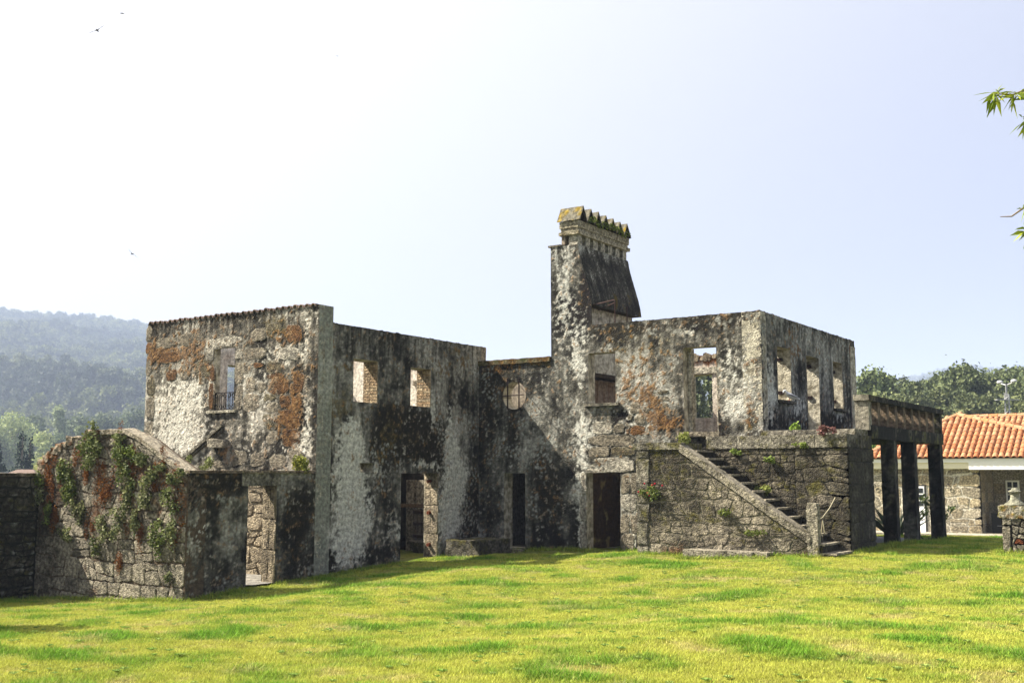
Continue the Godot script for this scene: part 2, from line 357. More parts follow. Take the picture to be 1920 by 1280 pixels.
# A wall: face looking along ud x up, back, top, ends and the reveals of its openings. holes: Rect2 in (u, height); round_hole: (u, height, radius).
func wall(o: Vector3, ud: Vector3, U: float, v0: float, v1: float, holes: Array, paint: Callable, step: float, thick: float, backf: Callable, revf: Callable, round_hole := Vector3.ZERO) -> MB:
	var mb := MB.new()
	var nd := ud.cross(Vector3.UP)
	var bu := []
	var bv := []
	for h: Rect2 in holes:
		bu.append_array([h.position.x, h.end.x]); bv.append_array([h.position.y, h.end.y])
	var us := lines(0, U, step, bu)
	var vs := lines(v0, v1, step, bv)
	var nu := us.size()
	var nv := vs.size()
	var p := PackedVector3Array()
	var cc := PackedColorArray()
	var rc := Vector2(round_hole.x, round_hole.y)
	for j in nv:
		var y := vs[j]
		var ey := minf(y - v0 + .2, v1 - y)
		for i in nu:
			var x := us[i]
			var f := minf(minf(x, U - x) * 16.0, 1.0)
			f = minf(f, ey * 16.0)
			for h: Rect2 in holes:
				var dx := maxf(h.position.x - x, x - h.end.x)
				var dy := maxf(h.position.y - y, y - h.end.y)
				f = minf(f, maxf(dx, dy) * 16.0)
			var q := Vector2(x, y)
			if round_hole.z > 0.0:
				var d := q.distance_to(rc) - round_hole.z
				if absf(d) < step * .72:
					q = rc + (q - rc).normalized() * round_hole.z
				f = minf(f, absf(d) * 14.0)
			var col := Color.BLACK
			if f > -.8:
				col = paint.call(q.x, q.y)
			if j == nv - 1:
				q.y += .03 * nf.get_noise_2d(x * .9, v1 * 5.0) + .02 * nm.get_noise_2d(x * 3.0, v1)
			p.append(o + ud * q.x + Vector3.UP * q.y + nd * (col.a * maxf(f, 0.0)))
			col.a = 1.0
			cc.append(col)
	var skip := PackedByteArray()
	skip.resize((nu - 1) * (nv - 1))
	for j in nv - 1:
		for i in nu - 1:
			var m := Vector2((us[i] + us[i + 1]) * .5, (vs[j] + vs[j + 1]) * .5)
			var cut := 0
			for h: Rect2 in holes:
				if h.has_point(m):
					cut = 1
			if round_hole.z > 0.0 and m.distance_to(rc) < round_hole.z:
				cut = 1
			skip[j * (nu - 1) + i] = cut
	mb.grid(p, cc, nu, nv, skip)
	var back: Array = []
	for h: Rect2 in holes:
		back.append(Rect2(U - h.end.x, h.position.y - v0, h.size.x, h.size.y))
	if round_hole.z > 0.0:
		back.append(Rect2(U - rc.x - round_hole.z, rc.y - round_hole.z - v0, round_hole.z * 2.0, round_hole.z * 2.0))
	var far := -nd * thick
	var base := o + Vector3.UP * v0
	var H := Vector3.UP * (v1 - v0)
	sheet(mb, base + ud * U + far, -ud * U, H, .12, backf, 0.0, back)
	sheet(mb, base + H, ud * U, far, .1, revf, .012)
	sheet(mb, base + ud * U, far, H, .06, revf, .008)
	sheet(mb, base + far, -far, H, .15, revf, 0.0)
	for h: Rect2 in holes:
		var a := o + ud * h.position.x + Vector3.UP * h.position.y
		var W := ud * h.size.x
		var T := Vector3.UP * h.size.y
		sheet(mb, a, far, T, .05, revf, .006)
		sheet(mb, a + W + far, -far, T, .05, revf, .006)
		sheet(mb, a, W, far, .08, revf, .004)
		sheet(mb, a + T + far, W, -far, .08, revf, .004)
	if round_hole.z > 0.0:
		var k := 40
		for i in k:
			var d0 := Vector2.from_angle(TAU * i / k) * round_hole.z + rc
			var d1 := Vector2.from_angle(TAU * (i + 1) / k) * round_hole.z + rc
			var a := o + ud * d0.x + Vector3.UP * d0.y
			var b := o + ud * d1.x + Vector3.UP * d1.y
			var mid := o + ud * rc.x + Vector3.UP * rc.y - a
			mb.quad(a, b, b + far, a + far, revf.call(a), mid)
	return mb

func clip(poly: PackedVector2Array, at: Vector2, n: Vector2) -> PackedVector2Array:   # keeps the side n points to
	var o := PackedVector2Array()
	for i in poly.size():
		var a := poly[i]
		var b := poly[(i + 1) % poly.size()]
		var da := (a - at).dot(n)
		var db := (b - at).dot(n)
		if da >= 0.0:
			o.append(a)
		if (da > 0.0) != (db > 0.0) and absf(da - db) > 1e-9:
			o.append(a.lerp(b, da / (da - db)))
	return o

func area_of(poly: PackedVector2Array) -> float:
	var s := 0.0
	for i in poly.size():
		s += poly[i].cross(poly[(i + 1) % poly.size()])
	return absf(s) * .5

# Irregular rubble: one convex outline per stone.
func rubble(u0: float, v0: float, u1: float, v1: float, cw: float, ch: float) -> Array:
	var nu := maxi(1, roundi((u1 - u0) / cw))
	var nv := maxi(1, roundi((v1 - v0) / ch))
	var du := (u1 - u0) / nu
	var dv := (v1 - v0) / nv
	var sites := []
	for j in range(-1, nv + 1):
		var row := []
		for i in range(-1, nu + 2):
			row.append(Vector2(u0 + (i + .5 + (.5 if j % 2 else 0.0) + rng.randf_range(-.42, .42)) * du, v0 + (j + .5 + rng.randf_range(-.34, .34)) * dv))
		sites.append(row.filter(func(_q): return rng.randf() > .2))
	var out := []
	for j in sites.size():
		for i in sites[j].size():
			var s: Vector2 = sites[j][i]
			var poly := PackedVector2Array([Vector2(u0, v0), Vector2(u1, v0), Vector2(u1, v1), Vector2(u0, v1)])
			for dj in range(-2, 3):
				for di in range(-5, 6):
					var jj: int = j + dj
					var ii: int = i + di
					if (dj == 0 and di == 0) or jj < 0 or jj >= sites.size() or ii < 0 or ii >= sites[jj].size():
						continue
					var t: Vector2 = sites[jj][ii]
					poly = clip(poly, (s + t) * .5, (s - t).normalized())
			if poly.size() > 2 and area_of(poly) > .006:
				out.append(poly)
	return out

# Roughly coursed rubble: uneven courses, leaning joints, here and there two thin stones or a chink in place of one.
func coursed(u0: float, v0: float, u1: float, v1: float, h0: float, h1: float, w0: float, w1: float) -> Array:
	var out := []
	var wob := func(x: float, y: float) -> float: return 0.0 if y <= v0 + .01 or y >= v1 - .01 else nm.get_noise_2d(x * .8, y * 7.0) * .13 * minf(1.0, h1 * 3.0)
	var y := v0
	while y < v1 - .01:
		var h := rng.randf_range(h0, h1)
		if v1 - y - h < h0 * .8:
			h = v1 - y
		var x := u0
		var la := 0.0
		while x < u1 - .01:
			var w := rng.randf_range(w0, w1) * (1.0 if rng.randf() < .75 else .45)
			if u1 - x - w < w0 * .6:
				w = u1 - x
			var lb := rng.randf_range(-.3, .3) * h if x + w < u1 - .01 else 0.0
			var a := Vector2(x - la, y + wob.call(x, y))
			var b := Vector2(x + w - lb, y + wob.call(x + w, y))
			var c := Vector2(x + w + lb, y + h + wob.call(x + w, y + h))
			var d := Vector2(x + la, y + h + wob.call(x, y + h))
			if h > h0 * 1.25 and rng.randf() < .3:
				var t := rng.randf_range(.3, .65)
				var m := a.lerp(d, t)
				var n := b.lerp(c, clampf(t + rng.randf_range(-.15, .15), .2, .8))
				out.append(PackedVector2Array([a, b, n, m]))
				out.append(PackedVector2Array([m, n, c, d]))
			else:
				out.append(PackedVector2Array([a, b, c, d]))
			la = lb
			x += w
		y += h
	return out

# Courses of squared blocks with unequal heights and widths.
func courses(u0: float, v0: float, u1: float, v1: float, h0: float, h1: float, w0: float, w1: float) -> Array:
	var out := []
	var y := v0
	while y < v1 - .01:
		var h := rng.randf_range(h0, h1)
		if v1 - y - h < h0 * .7:
			h = v1 - y
		var x := u0
		var lean := 0.0
		while x < u1 - .01:
			var w := rng.randf_range(w0, w1)
			if u1 - x - w < w0 * .7:
				w = u1 - x
			var lean2 := rng.randf_range(-.025, .025) if x + w < u1 - .01 else 0.0
			out.append(PackedVector2Array([Vector2(x - lean, y + nf.get_noise_2d(x * .2, y * 9.0) * .03), Vector2(x + w - lean2, y + nf.get_noise_2d((x + w) * .2, y * 9.0) * .03), Vector2(x + w + lean2, y + h + nf.get_noise_2d((x + w) * .2, (y + h) * 9.0) * .03), Vector2(x + lean, y + h + nf.get_noise_2d(x * .2, (y + h) * 9.0) * .03)]))
			lean = lean2
			x += w
		y += h
	return out

# One stone of a wall face: worn, uneven outline, narrow chamfer and an almost flat face. rim: what clings to its edges (mortar, moss).
func stone(poly: PackedVector2Array, o: Vector3, ud: Vector3, vd: Vector3, joint: float, depth: float, round_: float, colf: Callable, rim := Color(0, 0, 0, 0)) -> ArrayMesh:
	var nd := ud.cross(vd)
	var m := Vector2.ZERO
	for q in poly:
		m += q
	m /= poly.size()
	var size := sqrt(area_of(poly))
	var ring := PackedVector2Array()
	for i in poly.size():
		var a := poly[(i + poly.size() - 1) % poly.size()]
		var q := poly[i]
		var b := poly[(i + 1) % poly.size()]
		ring.append(q.lerp(a, round_ * rng.randf_range(.5, 1.4)))
		ring.append(q.lerp(b, round_ * rng.randf_range(.5, 1.4)))
		if q.distance_to(b) > .16:
			var e := q.lerp(b, rng.randf_range(.4, .6))
			ring.append(e + (m - e).normalized() * rng.randf_range(-.012, .03) * minf(1.0, size * 3.0))
	var r := rng.randf()
	var mb := MB.new()
	var k := ring.size()
	var bev := minf(.018, size * .06)
	var levels := [[joint * .3, -.04, 1.0], [joint * .5, depth * .5, .7], [joint * .5 + bev, depth, .1], [size * .24, depth, .0]]
	var tilt := Vector2(rng.randf_range(-.05, .05), rng.randf_range(-.05, .05))
	for li in 4:
		var l: Array = levels[li]
		for q in ring:
			var d := q - m
			var len := maxf(d.length(), .001)
			var e := m + d * maxf(.25, 1.0 - l[0] / len)
			var z: float = l[1] + (tilt.dot(e - m) * .5 + rng.randf_range(-.007, .007) if li > 1 else 0.0)
			var p := o + ud * e.x + vd * e.y + nd * z
			var col: Color = colf.call(p, r)
			if rim.a > 0.0 and li < 2:
				col = col.lerp(Color(rim.r, rim.g, rim.b), rim.a)
				col.a = 1.0
			mb.vert(p, (nd + (ud * d.x + vd * d.y) / len * float(l[2]) + (ud * rng.randf_range(-.12, .12) + vd * rng.randf_range(-.12, .12) if li > 1 else Vector3.ZERO)).normalized(), col)
	var top := mb.vert(o + ud * m.x + vd * m.y + nd * (depth + rng.randf_range(-.004, .012)), nd, colf.call(o + ud * m.x + vd * m.y, r))
	for l in 3:
		for i in k:
			var i2 := (i + 1) % k
			mb.tri(l * k + i, (l + 1) * k + i, (l + 1) * k + i2)
			mb.tri(l * k + i, (l + 1) * k + i2, l * k + i2)
	for i in k:
		mb.tri(3 * k + i, 3 * k + (i + 1) % k, top)
	return mb.mesh()

func rect_poly(u0: float, v0: float, u1: float, v1: float, j: float) -> PackedVector2Array:
	return PackedVector2Array([Vector2(u0 + rng.randf_range(-j, j), v0 + rng.randf_range(-j, j)), Vector2(u1 + rng.randf_range(-j, j), v0 + rng.randf_range(-j, j)), Vector2(u1 + rng.randf_range(-j, j), v1 + rng.randf_range(-j, j)), Vector2(u0 + rng.randf_range(-j, j), v1 + rng.randf_range(-j, j))])

# ---------------------------------------------------------------- leaves and crowns
# lobes: [centre, radii, share]. Leaves (or sprays of leaves) are small folded faces spread through the lobes.
func foliage(mb: MB, lobes: Array, count: int, size: float, c1: Color, c2: Color, shell := .55, hang := 0.0, feather := 0.0) -> void:
	var total := 0.0
	for l: Array in lobes:
		total += l[2]
	for l: Array in lobes:
		var k := int(count * l[2] / total)
		var tone := rng.randf_range(.7, 1.2)
		for i in k:
			var d := Vector3(rng.randfn(), rng.randfn(), rng.randfn()).normalized()
			var rad := pow(rng.randf(), .45) * (1.0 - shell) + shell
			if rng.randf() < .25:
				rad = rng.randf()
			if rng.randf() < .3:   # stray sprays beyond the lobe, so that outlines are feathery
				rad *= 1.0 + .5 * pow(rng.randf(), 2.0) * feather
			var p: Vector3 = l[0] + d * (l[1] as Vector3) * rad * rng.randf_range(.85, 1.1)
			var nn := (d + Vector3(rng.randfn(), rng.randfn(), rng.randfn()) * .75).normalized()
			var a := nn.cross(Vector3(rng.randfn(), rng.randfn(), rng.randfn())).normalized()
			if hang > 0.0:
				a = (a - Vector3.UP * hang).normalized()
			var b := nn.cross(a).normalized()
			var s := size * rng.randf_range(.55, 1.3)
			var cc := c1.lerp(c2, rng.randf()) * tone
			cc.a = 1.0
			var w := s * rng.randf_range(.35, .6)
			var tip := p + a * s
			var m := p + a * s * .45 + nn * s * .12
			mb.flat(p, m + b * w, tip, cc, d)
			mb.flat(p, tip, m - b * w, cc, d)

func tree(called: String, label: String, at: Vector3, h: float, w: float, style: String, c1: Color, c2: Color, leaves: int, size: float, group := "") -> void:
	var o := thing(called, label, "tree", at, group)
	var lobes := []
	var tr := MB.new()
	var bark := lin(.16, .13, .10)
	match style:
		"eucalyptus", "umbrella":
			bark = lin(.33, .29, .24)
			tr.tube([Vector3.ZERO, Vector3(w * .05, h * .35, 0), Vector3(-w * .04, h * .65, w * .05), Vector3(0, h * .93, 0)], h * .022, h * .006, 7, bark)
			var n := 17 if style == "eucalyptus" else 13
			for i in n:
				var t := .38 + .6 * i / (n - 1.0)
				if style == "umbrella":
					t = rng.randf_range(.74, .95)
				var g := rng.randf() * TAU
				var r := w * (.75 if style == "umbrella" else lerpf(.62, .2, maxf(0.0, t - .4) / .6)) * rng.randf_range(.5, 1.0)
				var c := Vector3(cos(g) * r, h * t, sin(g) * r)
				tr.tube([Vector3(0, h * (t - .16), 0), c * Vector3(.5, 1, .5) - Vector3(0, h * .05, 0), c], h * .009, h * .003, 5, bark)
				var q := w * rng.randf_range(.2, .44)
				lobes.append([c, Vector3(q, q * rng.randf_range(.6, .9), q), q * q])
			lobes.append([Vector3(0, h * .93, 0), Vector3(w * .36, h * .07, w * .36), w * w * .12])
		"conifer":
			tr.tube([Vector3.ZERO, Vector3(0, h * .97, 0)], h * .03, h * .004, 7, bark)
			for i in 15:
				var t := i / 14.0
				var r := w * lerpf(1.0, .08, pow(t, .9))
				for k in 4:
					var g := rng.randf() * TAU
					lobes.append([Vector3(cos(g) * r * .55, h * lerpf(.06, .97, t) - r * .1, sin(g) * r * .55), Vector3(r * .5, h * .045, r * .5), r + .15])
		"poplar":
			tr.tube([Vector3.ZERO, Vector3(0, h * .9, 0)], h * .03, h * .005, 7, bark)
			for i in 8:
				var t := .2 + .75 * i / 7.0
				lobes.append([Vector3(rng.randf_range(-.25, .25) * w, h * t, rng.randf_range(-.25, .25) * w), Vector3(w * .55, h * .1, w * .55) * lerpf(1.1, .6, t), 1.0])
		_:
			tr.tube([Vector3.ZERO, Vector3(w * .04, h * .3, 0), Vector3(0, h * .7, 0)], h * .035, h * .012, 7, bark)
			for i in 20:
				var g := rng.randf() * TAU
				var t := rng.randf_range(.3, .88)
				var r := w * .62 * sqrt(1.0 - pow(absf(t - .5) / .5, 2.0)) * rng.randf_range(.6, 1.0)
				var c := Vector3(cos(g) * r, h * t, sin(g) * r)
				tr.tube([Vector3(0, h * t * .6, 0), c], h * .014, h * .004, 5, bark)
				var q := w * rng.randf_range(.2, .42)
				lobes.append([c, Vector3(q, minf(q, h * .2), q), q * q])
			lobes.append([Vector3(0, h * .86, 0), Vector3(w * .42, h * .14, w * .42), w * w * .2])
	put("trunk", tr.mesh(), M.bark, o, false)
	var cr := MB.new()
	foliage(cr, lobes, leaves, size, c1, c2, .35, .5 if style in ["eucalyptus", "umbrella"] else 0.0, 1.6 if style in ["eucalyptus", "umbrella"] else .9)
	put("crown", cr.mesh(), M.leaf, o, false)

# ---------------------------------------------------------------- materials
func grain(px: int, lo: float, hi: float, f1: float, f2: float, share: float, sd: int) -> ImageTexture:
	var a := noise(f1, 4, sd).get_seamless_image(px, px).get_data()
	var b := noise(f2, 3, sd + 1).get_seamless_image(px, px).get_data()
	var d := PackedByteArray()
	d.resize(px * px * 3)
	for i in px * px:
		var x := clampf((lerpf(a[i], b[i], share) - 128.0) * 2.2 + 128.0, 0.0, 255.0) / 255.0
		var y := lerpf(lo, hi, x) * 255.0
		d[i * 3] = int(y); d[i * 3 + 1] = int(y); d[i * 3 + 2] = int(y * .985)
	return ImageTexture.create_from_image(Image.create_from_data(px, px, false, Image.FORMAT_RGB8, d))

func bumps(f: float, oct: int, sd: int) -> ImageTexture:
	return ImageTexture.create_from_image(noise(f, oct, sd).get_seamless_image(512, 512))

func surface(rough: float, tex: Texture2D = null, bump: Texture2D = null, cm := 0.0, metres := 1.0) -> StandardMaterial3D:
	var m := StandardMaterial3D.new()
	m.vertex_color_use_as_albedo = true
	m.roughness = rough
	m.metallic_specular = .3
	if tex or bump:
		m.uv1_triplanar = true
		m.uv1_world_triplanar = true
		m.uv1_scale = Vector3.ONE / metres
	if tex:
		m.albedo_texture = tex
	if bump:
		m.heightmap_enabled = true
		m.heightmap_texture = bump
		m.heightmap_scale = cm
	return m

func make_materials() -> void:
	var g1 := grain(512, .6, 1.0, .012, .07, .5, 3)
	var g2 := grain(512, .46, 1.0, .014, .09, .5, 5)
	var b1 := bumps(.035, 5, 11)
	var b2 := bumps(.03, 5, 13)
	M.wall = surface(.95, g1, b1, 1.6, .9)
	M.stone = surface(.93, g2, b2, 3.0, .8)
	M.earth = surface(1.0, g1, b2, 3.0, 1.3)
	M.tile = surface(.75, g1, b1, .4, .6)
	M.plain = surface(.8)
	M.metal = surface(.55)
	M.metal.metallic = .6
	M.paint = surface(.45)
	M.bark = surface(.95)
	M.leaf = surface(.65)
	M.leaf.backlight_enabled = true
	M.leaf.backlight = Color(.7, .7, .7)
	M.grass = surface(.85)
	M.grass.metallic_specular = .12
	M.grass.backlight_enabled = true
	M.grass.backlight = Color(.75, .75, .75)
	M.wood = surface(.85, g1, b1, .5, .5)
	M.glass = StandardMaterial3D.new()
	M.glass.albedo_color = Color(.75, .8, .82, .25)
	M.glass.roughness = .05
	M.glass.transparency = BaseMaterial3D.TRANSPARENCY_ALPHA

# ---------------------------------------------------------------- the sky: white haze round the sun, pale blue away from it
func make_sky() -> PanoramaSkyMaterial:
	var w := 512
	var h := 256
	var im := Image.create(w, h, false, Image.FORMAT_RGBF)
	var sun := -SUN_WAY.normalized()
	for j in h:
		var el := PI * ((j + .5) / h)
		var y := cos(el)
		for i in w:
			var az := TAU * (i + .5) / w
			var d := Vector3(sin(az) * sin(el), y, -cos(az) * sin(el))
			var gamma := rad_to_deg(acos(clampf(d.dot(sun), -1.0, 1.0)))
			var t := smooth(44.0, 106.0, gamma)
			var c := Vector3(1.12, 1.11, 1.12).lerp(Vector3(.41, .465, .68), t)
			c = c.lerp(Vector3(.33, .41, .72), smooth(100.0, 150.0, gamma) * .6)
			c = c.lerp(Vector3(.60, .66, .84), exp(-maxf(y, 0.0) * 7.0) * .8 * t)
			c += Vector3(1.0, .97, .9) * 1.7 * exp(-gamma / 20.0)
			if y < 0.0:
				c = Vector3(.5, .52, .5)
			c /= EXPOSURE
			im.set_pixel(i, j, Color(c.x, c.y, c.z))
	var m := PanoramaSkyMaterial.new()
	m.panorama = ImageTexture.create_from_image(im)
	return m

func _ready() -> void:
	rng.seed = 7
	# camera
	var cam := Camera3D.new()
	cam.name = "camera"
	cam.position = EYE
	cam.rotation = Vector3(atan(247.0 / 2051.0), deg_to_rad(34.03), 0)
	cam.fov = rad_to_deg(2.0 * atan(640.0 / 2051.0))
	cam.near = .1
	cam.far = 6000.0
	add_child(cam)
	# sky, air and exposure
	var env := Environment.new()
	env.background_mode = Environment.BG_SKY
	env.sky = Sky.new()
	env.sky.sky_material = make_sky()
	env.tonemap_mode = Environment.TONE_MAPPER_LINEAR
	env.tonemap_exposure = EXPOSURE
	env.fog_enabled = true
	env.fog_density = .00037
	env.fog_light_color = Color(.80, .87, 1.0)
	env.sdfgi_enabled = true
	env.ssao_enabled = true
	env.ssil_enabled = true
	var we := WorldEnvironment.new()
	we.name = "environment"
	we.environment = env
	add_child(we)
	# sun, high on the left and a little in front of the long faces
	var sun := DirectionalLight3D.new()
	sun.name = "sun"
	sun.light_energy = 1.6
	sun.light_color = Color(1.0, .965, .90)
	sun.light_angular_distance = .5
	sun.shadow_enabled = true
	add_child(sun)
	sun.look_at_from_position(Vector3.ZERO, SUN_WAY, Vector3.UP)

	nb = noise(.33, 3, 21)
	nm = noise(1.25, 3, 22)
	nf = noise(4.5, 3, 23)
	nx = noise(17.0, 2, 24)
	nst = noise(1.0, 3, 25)
	n3 = noise(1.0, 3, 27)
	ncell = noise(8.5, 1, 26, FastNoiseLite.TYPE_CELLULAR)
	make_materials()
	make_land()
	left_wing()
	main_house()
	staircase()
	balcony()
	outbuilding()
	new_house()
	trees()
	plants()
	small_things()
	make_grass()

# ---------------------------------------------------------------- land
func turf(x: float, z: float) -> float:   # 0 dry and yellow .. 1 deep green
	return clampf(.42 + .55 * nb.get_noise_2d(x * 1.1 + 40.0, z * 1.7) + .55 * nm.get_noise_2d(x * .55, z * .8 + 20.0) + .15 * nf.get_noise_2d(x * .6, z * .6), 0.0, 1.0)

func dry(x: float, z: float) -> float:
	return smooth(.12, .5, nm.get_noise_2d(x * .4 + 70.0, z * .65) + .4 * nf.get_noise_2d(x * .5, z * .5) - .1)

const RIDGE := [[-2600, .10], [-1500, .13], [-700, .145], [0, .150], [90, .147], [150, .144], [285, .1365], [450, .12], [600, .107], [800, .092], [1000, .086], [1300, .082], [1600, .080], [1690, .083], [1740, .089], [1780, .094], [1830, .096], [1870, .094], [1920, .0965], [2100, .10], [3000, .10], [4600, .09]]

func ridge(p: float) -> float:
	for i in RIDGE.size() - 1:
		if p < RIDGE[i + 1][0]:
			return lerpf(RIDGE[i][1], RIDGE[i + 1][1], clampf((p - RIDGE[i][0]) / (RIDGE[i + 1][0] - RIDGE[i][0]), 0.0, 1.0))
	return .09

func hill_point(p: float, s: float) -> Vector3:   # p: bearing, s: 0 at the valley's edge, 1 at the ridge, beyond it the far slope
	var far := lerpf(1850.0, 2600.0, smooth(900.0, 1700.0, p))
	var near := lerpf(430.0, 520.0, smooth(900.0, 1700.0, p))
	var F := lerpf(near, far, s)
	var L := (p - 960.0) / 2066.0 * F
	var base := lerpf(-7.0, 1.0, smooth(500.0, 1500.0, p))
	var top := 2.5 + ridge(p) * far - 14.0
	var y := lerpf(base, top, pow(minf(s, 1.0), 1.12)) - maxf(0.0, s - 1.0) * 500.0
	y += (nb.get_noise_2d(L * .01, F * .01) * 26.0) * smooth(0.0, .2, s) * smooth(1.0, .75, minf(s, 1.0))
	return Vector3(-.5596 * F + .8288 * L, y, -.8288 * F - .5596 * L)

func make_land() -> void:
	level_grid.resize(110 * 138)
	for j in 138:
		for i in 110:
			level_grid[j * 110 + i] = level_of(i * .5 - 34.0, j * .5 - 64.0)
	# the lawn
	var lawn := MB.new()
	var p := PackedVector3Array()
	var c := PackedColorArray()
	for j in 215:
		for i in 181:
			var x := -25.0 + i * .25
			var z := -2.0 - j * .25
			p.append(Vector3(x, ground(x, z) + .025 * nm.get_noise_2d(x, z), z))
			var t := turf(x, z)
			c.append(lin(.26, .26, .05).lerp(lin(.10, .16, .025), t).lerp(lin(.34, .26, .14), dry(x, z) * .6))
	lawn.grid(p, c, 181, 215)
	structure("lawn", lawn.mesh(), M.earth)
	# the wider ground out to the foot of the hills, and the hills
	var far := MB.new()
	p = PackedVector3Array(); c = PackedColorArray()
	var rads := [0.4, 8.0, 20.0, 40.0, 64.0, 90.0, 130.0, 200.0, 300.0, 420.0, 640.0]
	for r: float in rads:
		for k in 73:
			var g := TAU * k / 72.0
			var x := sin(g) * r - 6.0
			var z := cos(g) * r - 28.0
			var F := -.5596 * x - .8288 * z
			var L := .8288 * x - .5596 * z
			var y := -.75 if r < 45.0 else lerpf(-.75, lerpf(-8.0, -.5, smooth(-60.0, 20.0, L)) if F > 0.0 else -.5, smooth(45.0, 160.0, r))
			p.append(Vector3(x, y, z))
			c.append(lin(.10, .12, .03))
	far.grid(p, c, 73, rads.size())
	structure("ground", far.mesh(), M.earth)
	var hill := MB.new()
	p = PackedVector3Array(); c = PackedColorArray()
	for j in 31:
		for i in 145:
			p.append(hill_point(-2600.0 + i * 50.0, j / 24.0))
			c.append(lin(.055, .065, .025))
	hill.grid(p, c, 145, 31)
	structure("hills", hill.mesh(), M.earth)
	# gravel court and paving inside the ruin
	var gv := MB.new()
	var gravel := func(q: Vector3) -> Color:
		var k := .8 + .5 * nx.get_noise_2d(q.x, q.z)
		return lin(.36 * k, .34 * k, .31 * k)
	sheet(gv, Vector3(-24.2, .03, -15.7), Vector3(5.5, 0, 0), Vector3(0, 0, -3.8), .1, gravel, .01)
	sheet(gv, Vector3(-24.8, .17, -19.6), Vector3(6.12, 0, 0), Vector3(0, 0, -6.6), .15, gravel, .008)
	sheet(gv, Vector3(-18.9, .36, -26.0), Vector3(9.0, 0, 0), Vector3(0, 0, -7.2), .2, gravel, .006)
	structure("gravel_floor", gv.mesh(), M.earth)
	var pv := MB.new()
	sheet(pv, Vector3(-10.0, .70, -26.7), Vector3(2.75, -.02, 0), Vector3(0, -.13, -7.9), .2, func(_q): return lin(.26, .26, .27), .004)
	sheet(pv, Vector3(-7.25, .55, -26.7), Vector3(0, 0.13, 0), Vector3(0, -.13, -7.9), .2, func(_q): return lin(.3, .3, .3), .0)
	structure("paved_floor", pv.mesh(), M.earth)
	# forest on the hillsides: far-off wood that reads as one mass
	var protos := []
	for k in 3:
		var cr := MB.new()
		var lobes := []
		for i in 7:
			var g := rng.randf() * TAU
			lobes.append([Vector3(cos(g) * 2.4 * rng.randf(), rng.randf_range(4.5, 11.5), sin(g) * 2.4 * rng.randf()), Vector3(2.2, 1.9, 2.2) * rng.randf_range(.8, 1.3), 1.0])
		foliage(cr, lobes, 420, 1.15, lin(.7, .7, .7), lin(1, 1, 1), .5)
		protos.append(cr.mesh())
	for k in 3:
		var xs := []
		var cols := []
		for i in 7000:
			var pb := rng.randf_range(-500.0, 560.0) if i % 3 else rng.randf_range(560.0, 2300.0)
			var s := sqrt(rng.randf_range(.0, 1.05))
			var q := hill_point(pb, s)
			var sz := rng.randf_range(.9, 1.7) * (1.0 if pb < 900.0 else 1.25)
			xs.append(Transform3D(Basis(Vector3.UP, rng.randf() * TAU).scaled(Vector3(sz, sz * rng.randf_range(.85, 1.25), sz)), q - Vector3(0, 3.2 * sz, 0)))
			var t := clampf(.5 + 1.1 * nb.get_noise_2d(q.x * .015, q.z * .015) + rng.randf_range(-.35, .35), 0.0, 1.0)
			cols.append(lin(.05, .07, .03).lerp(lin(.22, .25, .08), t * t))
		var mm := MultiMesh.new()
		mm.transform_format = MultiMesh.TRANSFORM_3D
		mm.use_colors = true
		mm.mesh = protos[k]
		protos[k].surface_set_material(0, M.leaf)
		mm.instance_count = xs.size()
		for i in xs.size():
			mm.set_instance_transform(i, xs[i])
			mm.set_instance_color(i, cols[i])
		var o := MultiMeshInstance3D.new()
		o.name = numbered("forest")
		o.multimesh = mm
		add_child(o)
		tag(o, ["mixed wood covering the hazy hills behind the ruin", "paler trees of the wood on the hazy hills", "darker trees of the wood on the hazy hills"][k], "forest", "wood on the hillsides", "stuff")

# ---------------------------------------------------------------- the ruin
func rev_granite(p: Vector3) -> Color:
	return granite(p, .55, -.05, .06)

func rev_pale(p: Vector3) -> Color:
	var c := n3.get_noise_3d(p.x * 4.0, p.y * 4.0, p.z * 4.0)
	return lin(.62, .57, .46).lerp(lin(.26, .23, .17), smooth(-.1, .6, c + .1))

func inner(p: Vector3) -> Color:   # streaked whitewash upstairs, sooty dark downstairs with the room's shade painted in
	var h := p.x + p.z
	var s := nst.get_noise_2d(h * 4.0, p.y * .35)
	var b := nm.get_noise_2d(h, p.y)
	var col := lin(.86, .79, .69).lerp(lin(.44, .35, .29), smooth(.0, .6, s + .5 * b))
	var soot_shade := smooth(3.2, 2.6, p.y + .3 * b)
	return col.lerp(lin(.035, .03, .022).lerp(lin(.10, .085, .06), smooth(.0, .5, b)), soot_shade)

func stones_of(face: Node3D, list: Array, o: Vector3, ud: Vector3, proud: float, paint: Callable) -> void:
	var tones := [Vector3(.36, .31, .235), Vector3(.22, .105, .036), Vector3(.60, .55, .46), Vector3(.22, .185, .115)]
	for s: Array in list:
		var t: Vector3 = tones[int(s[4])]
		var colf := func(p: Vector3, r: float) -> Color:
			var c := n3.get_noise_3d(p.x * 6.0, p.y * 6.0, p.z * 6.0)
			var e := n3.get_noise_3d(p.x * 15.0, p.y * 15.0, p.z * 15.0)
			var k := .85 + .3 * (r - .5) + .7 * c + .8 * e
			var under: Color = paint.call((p - o).dot(ud), p.y)
			under.a = 1.0
			return lin(t.x * k, t.y * k, t.z * k).lerp(under, clampf(.02 + .5 * c + .4 * e, 0.0, .6))
		put("stone", stone(rect_poly(s[0], s[1], s[2], s[3], .04), o, ud, Vector3.UP, .012, proud + rng.randf_range(-.006, .006), .24, colf, Color(.4, .37, .3, .65)), M.stone, face)

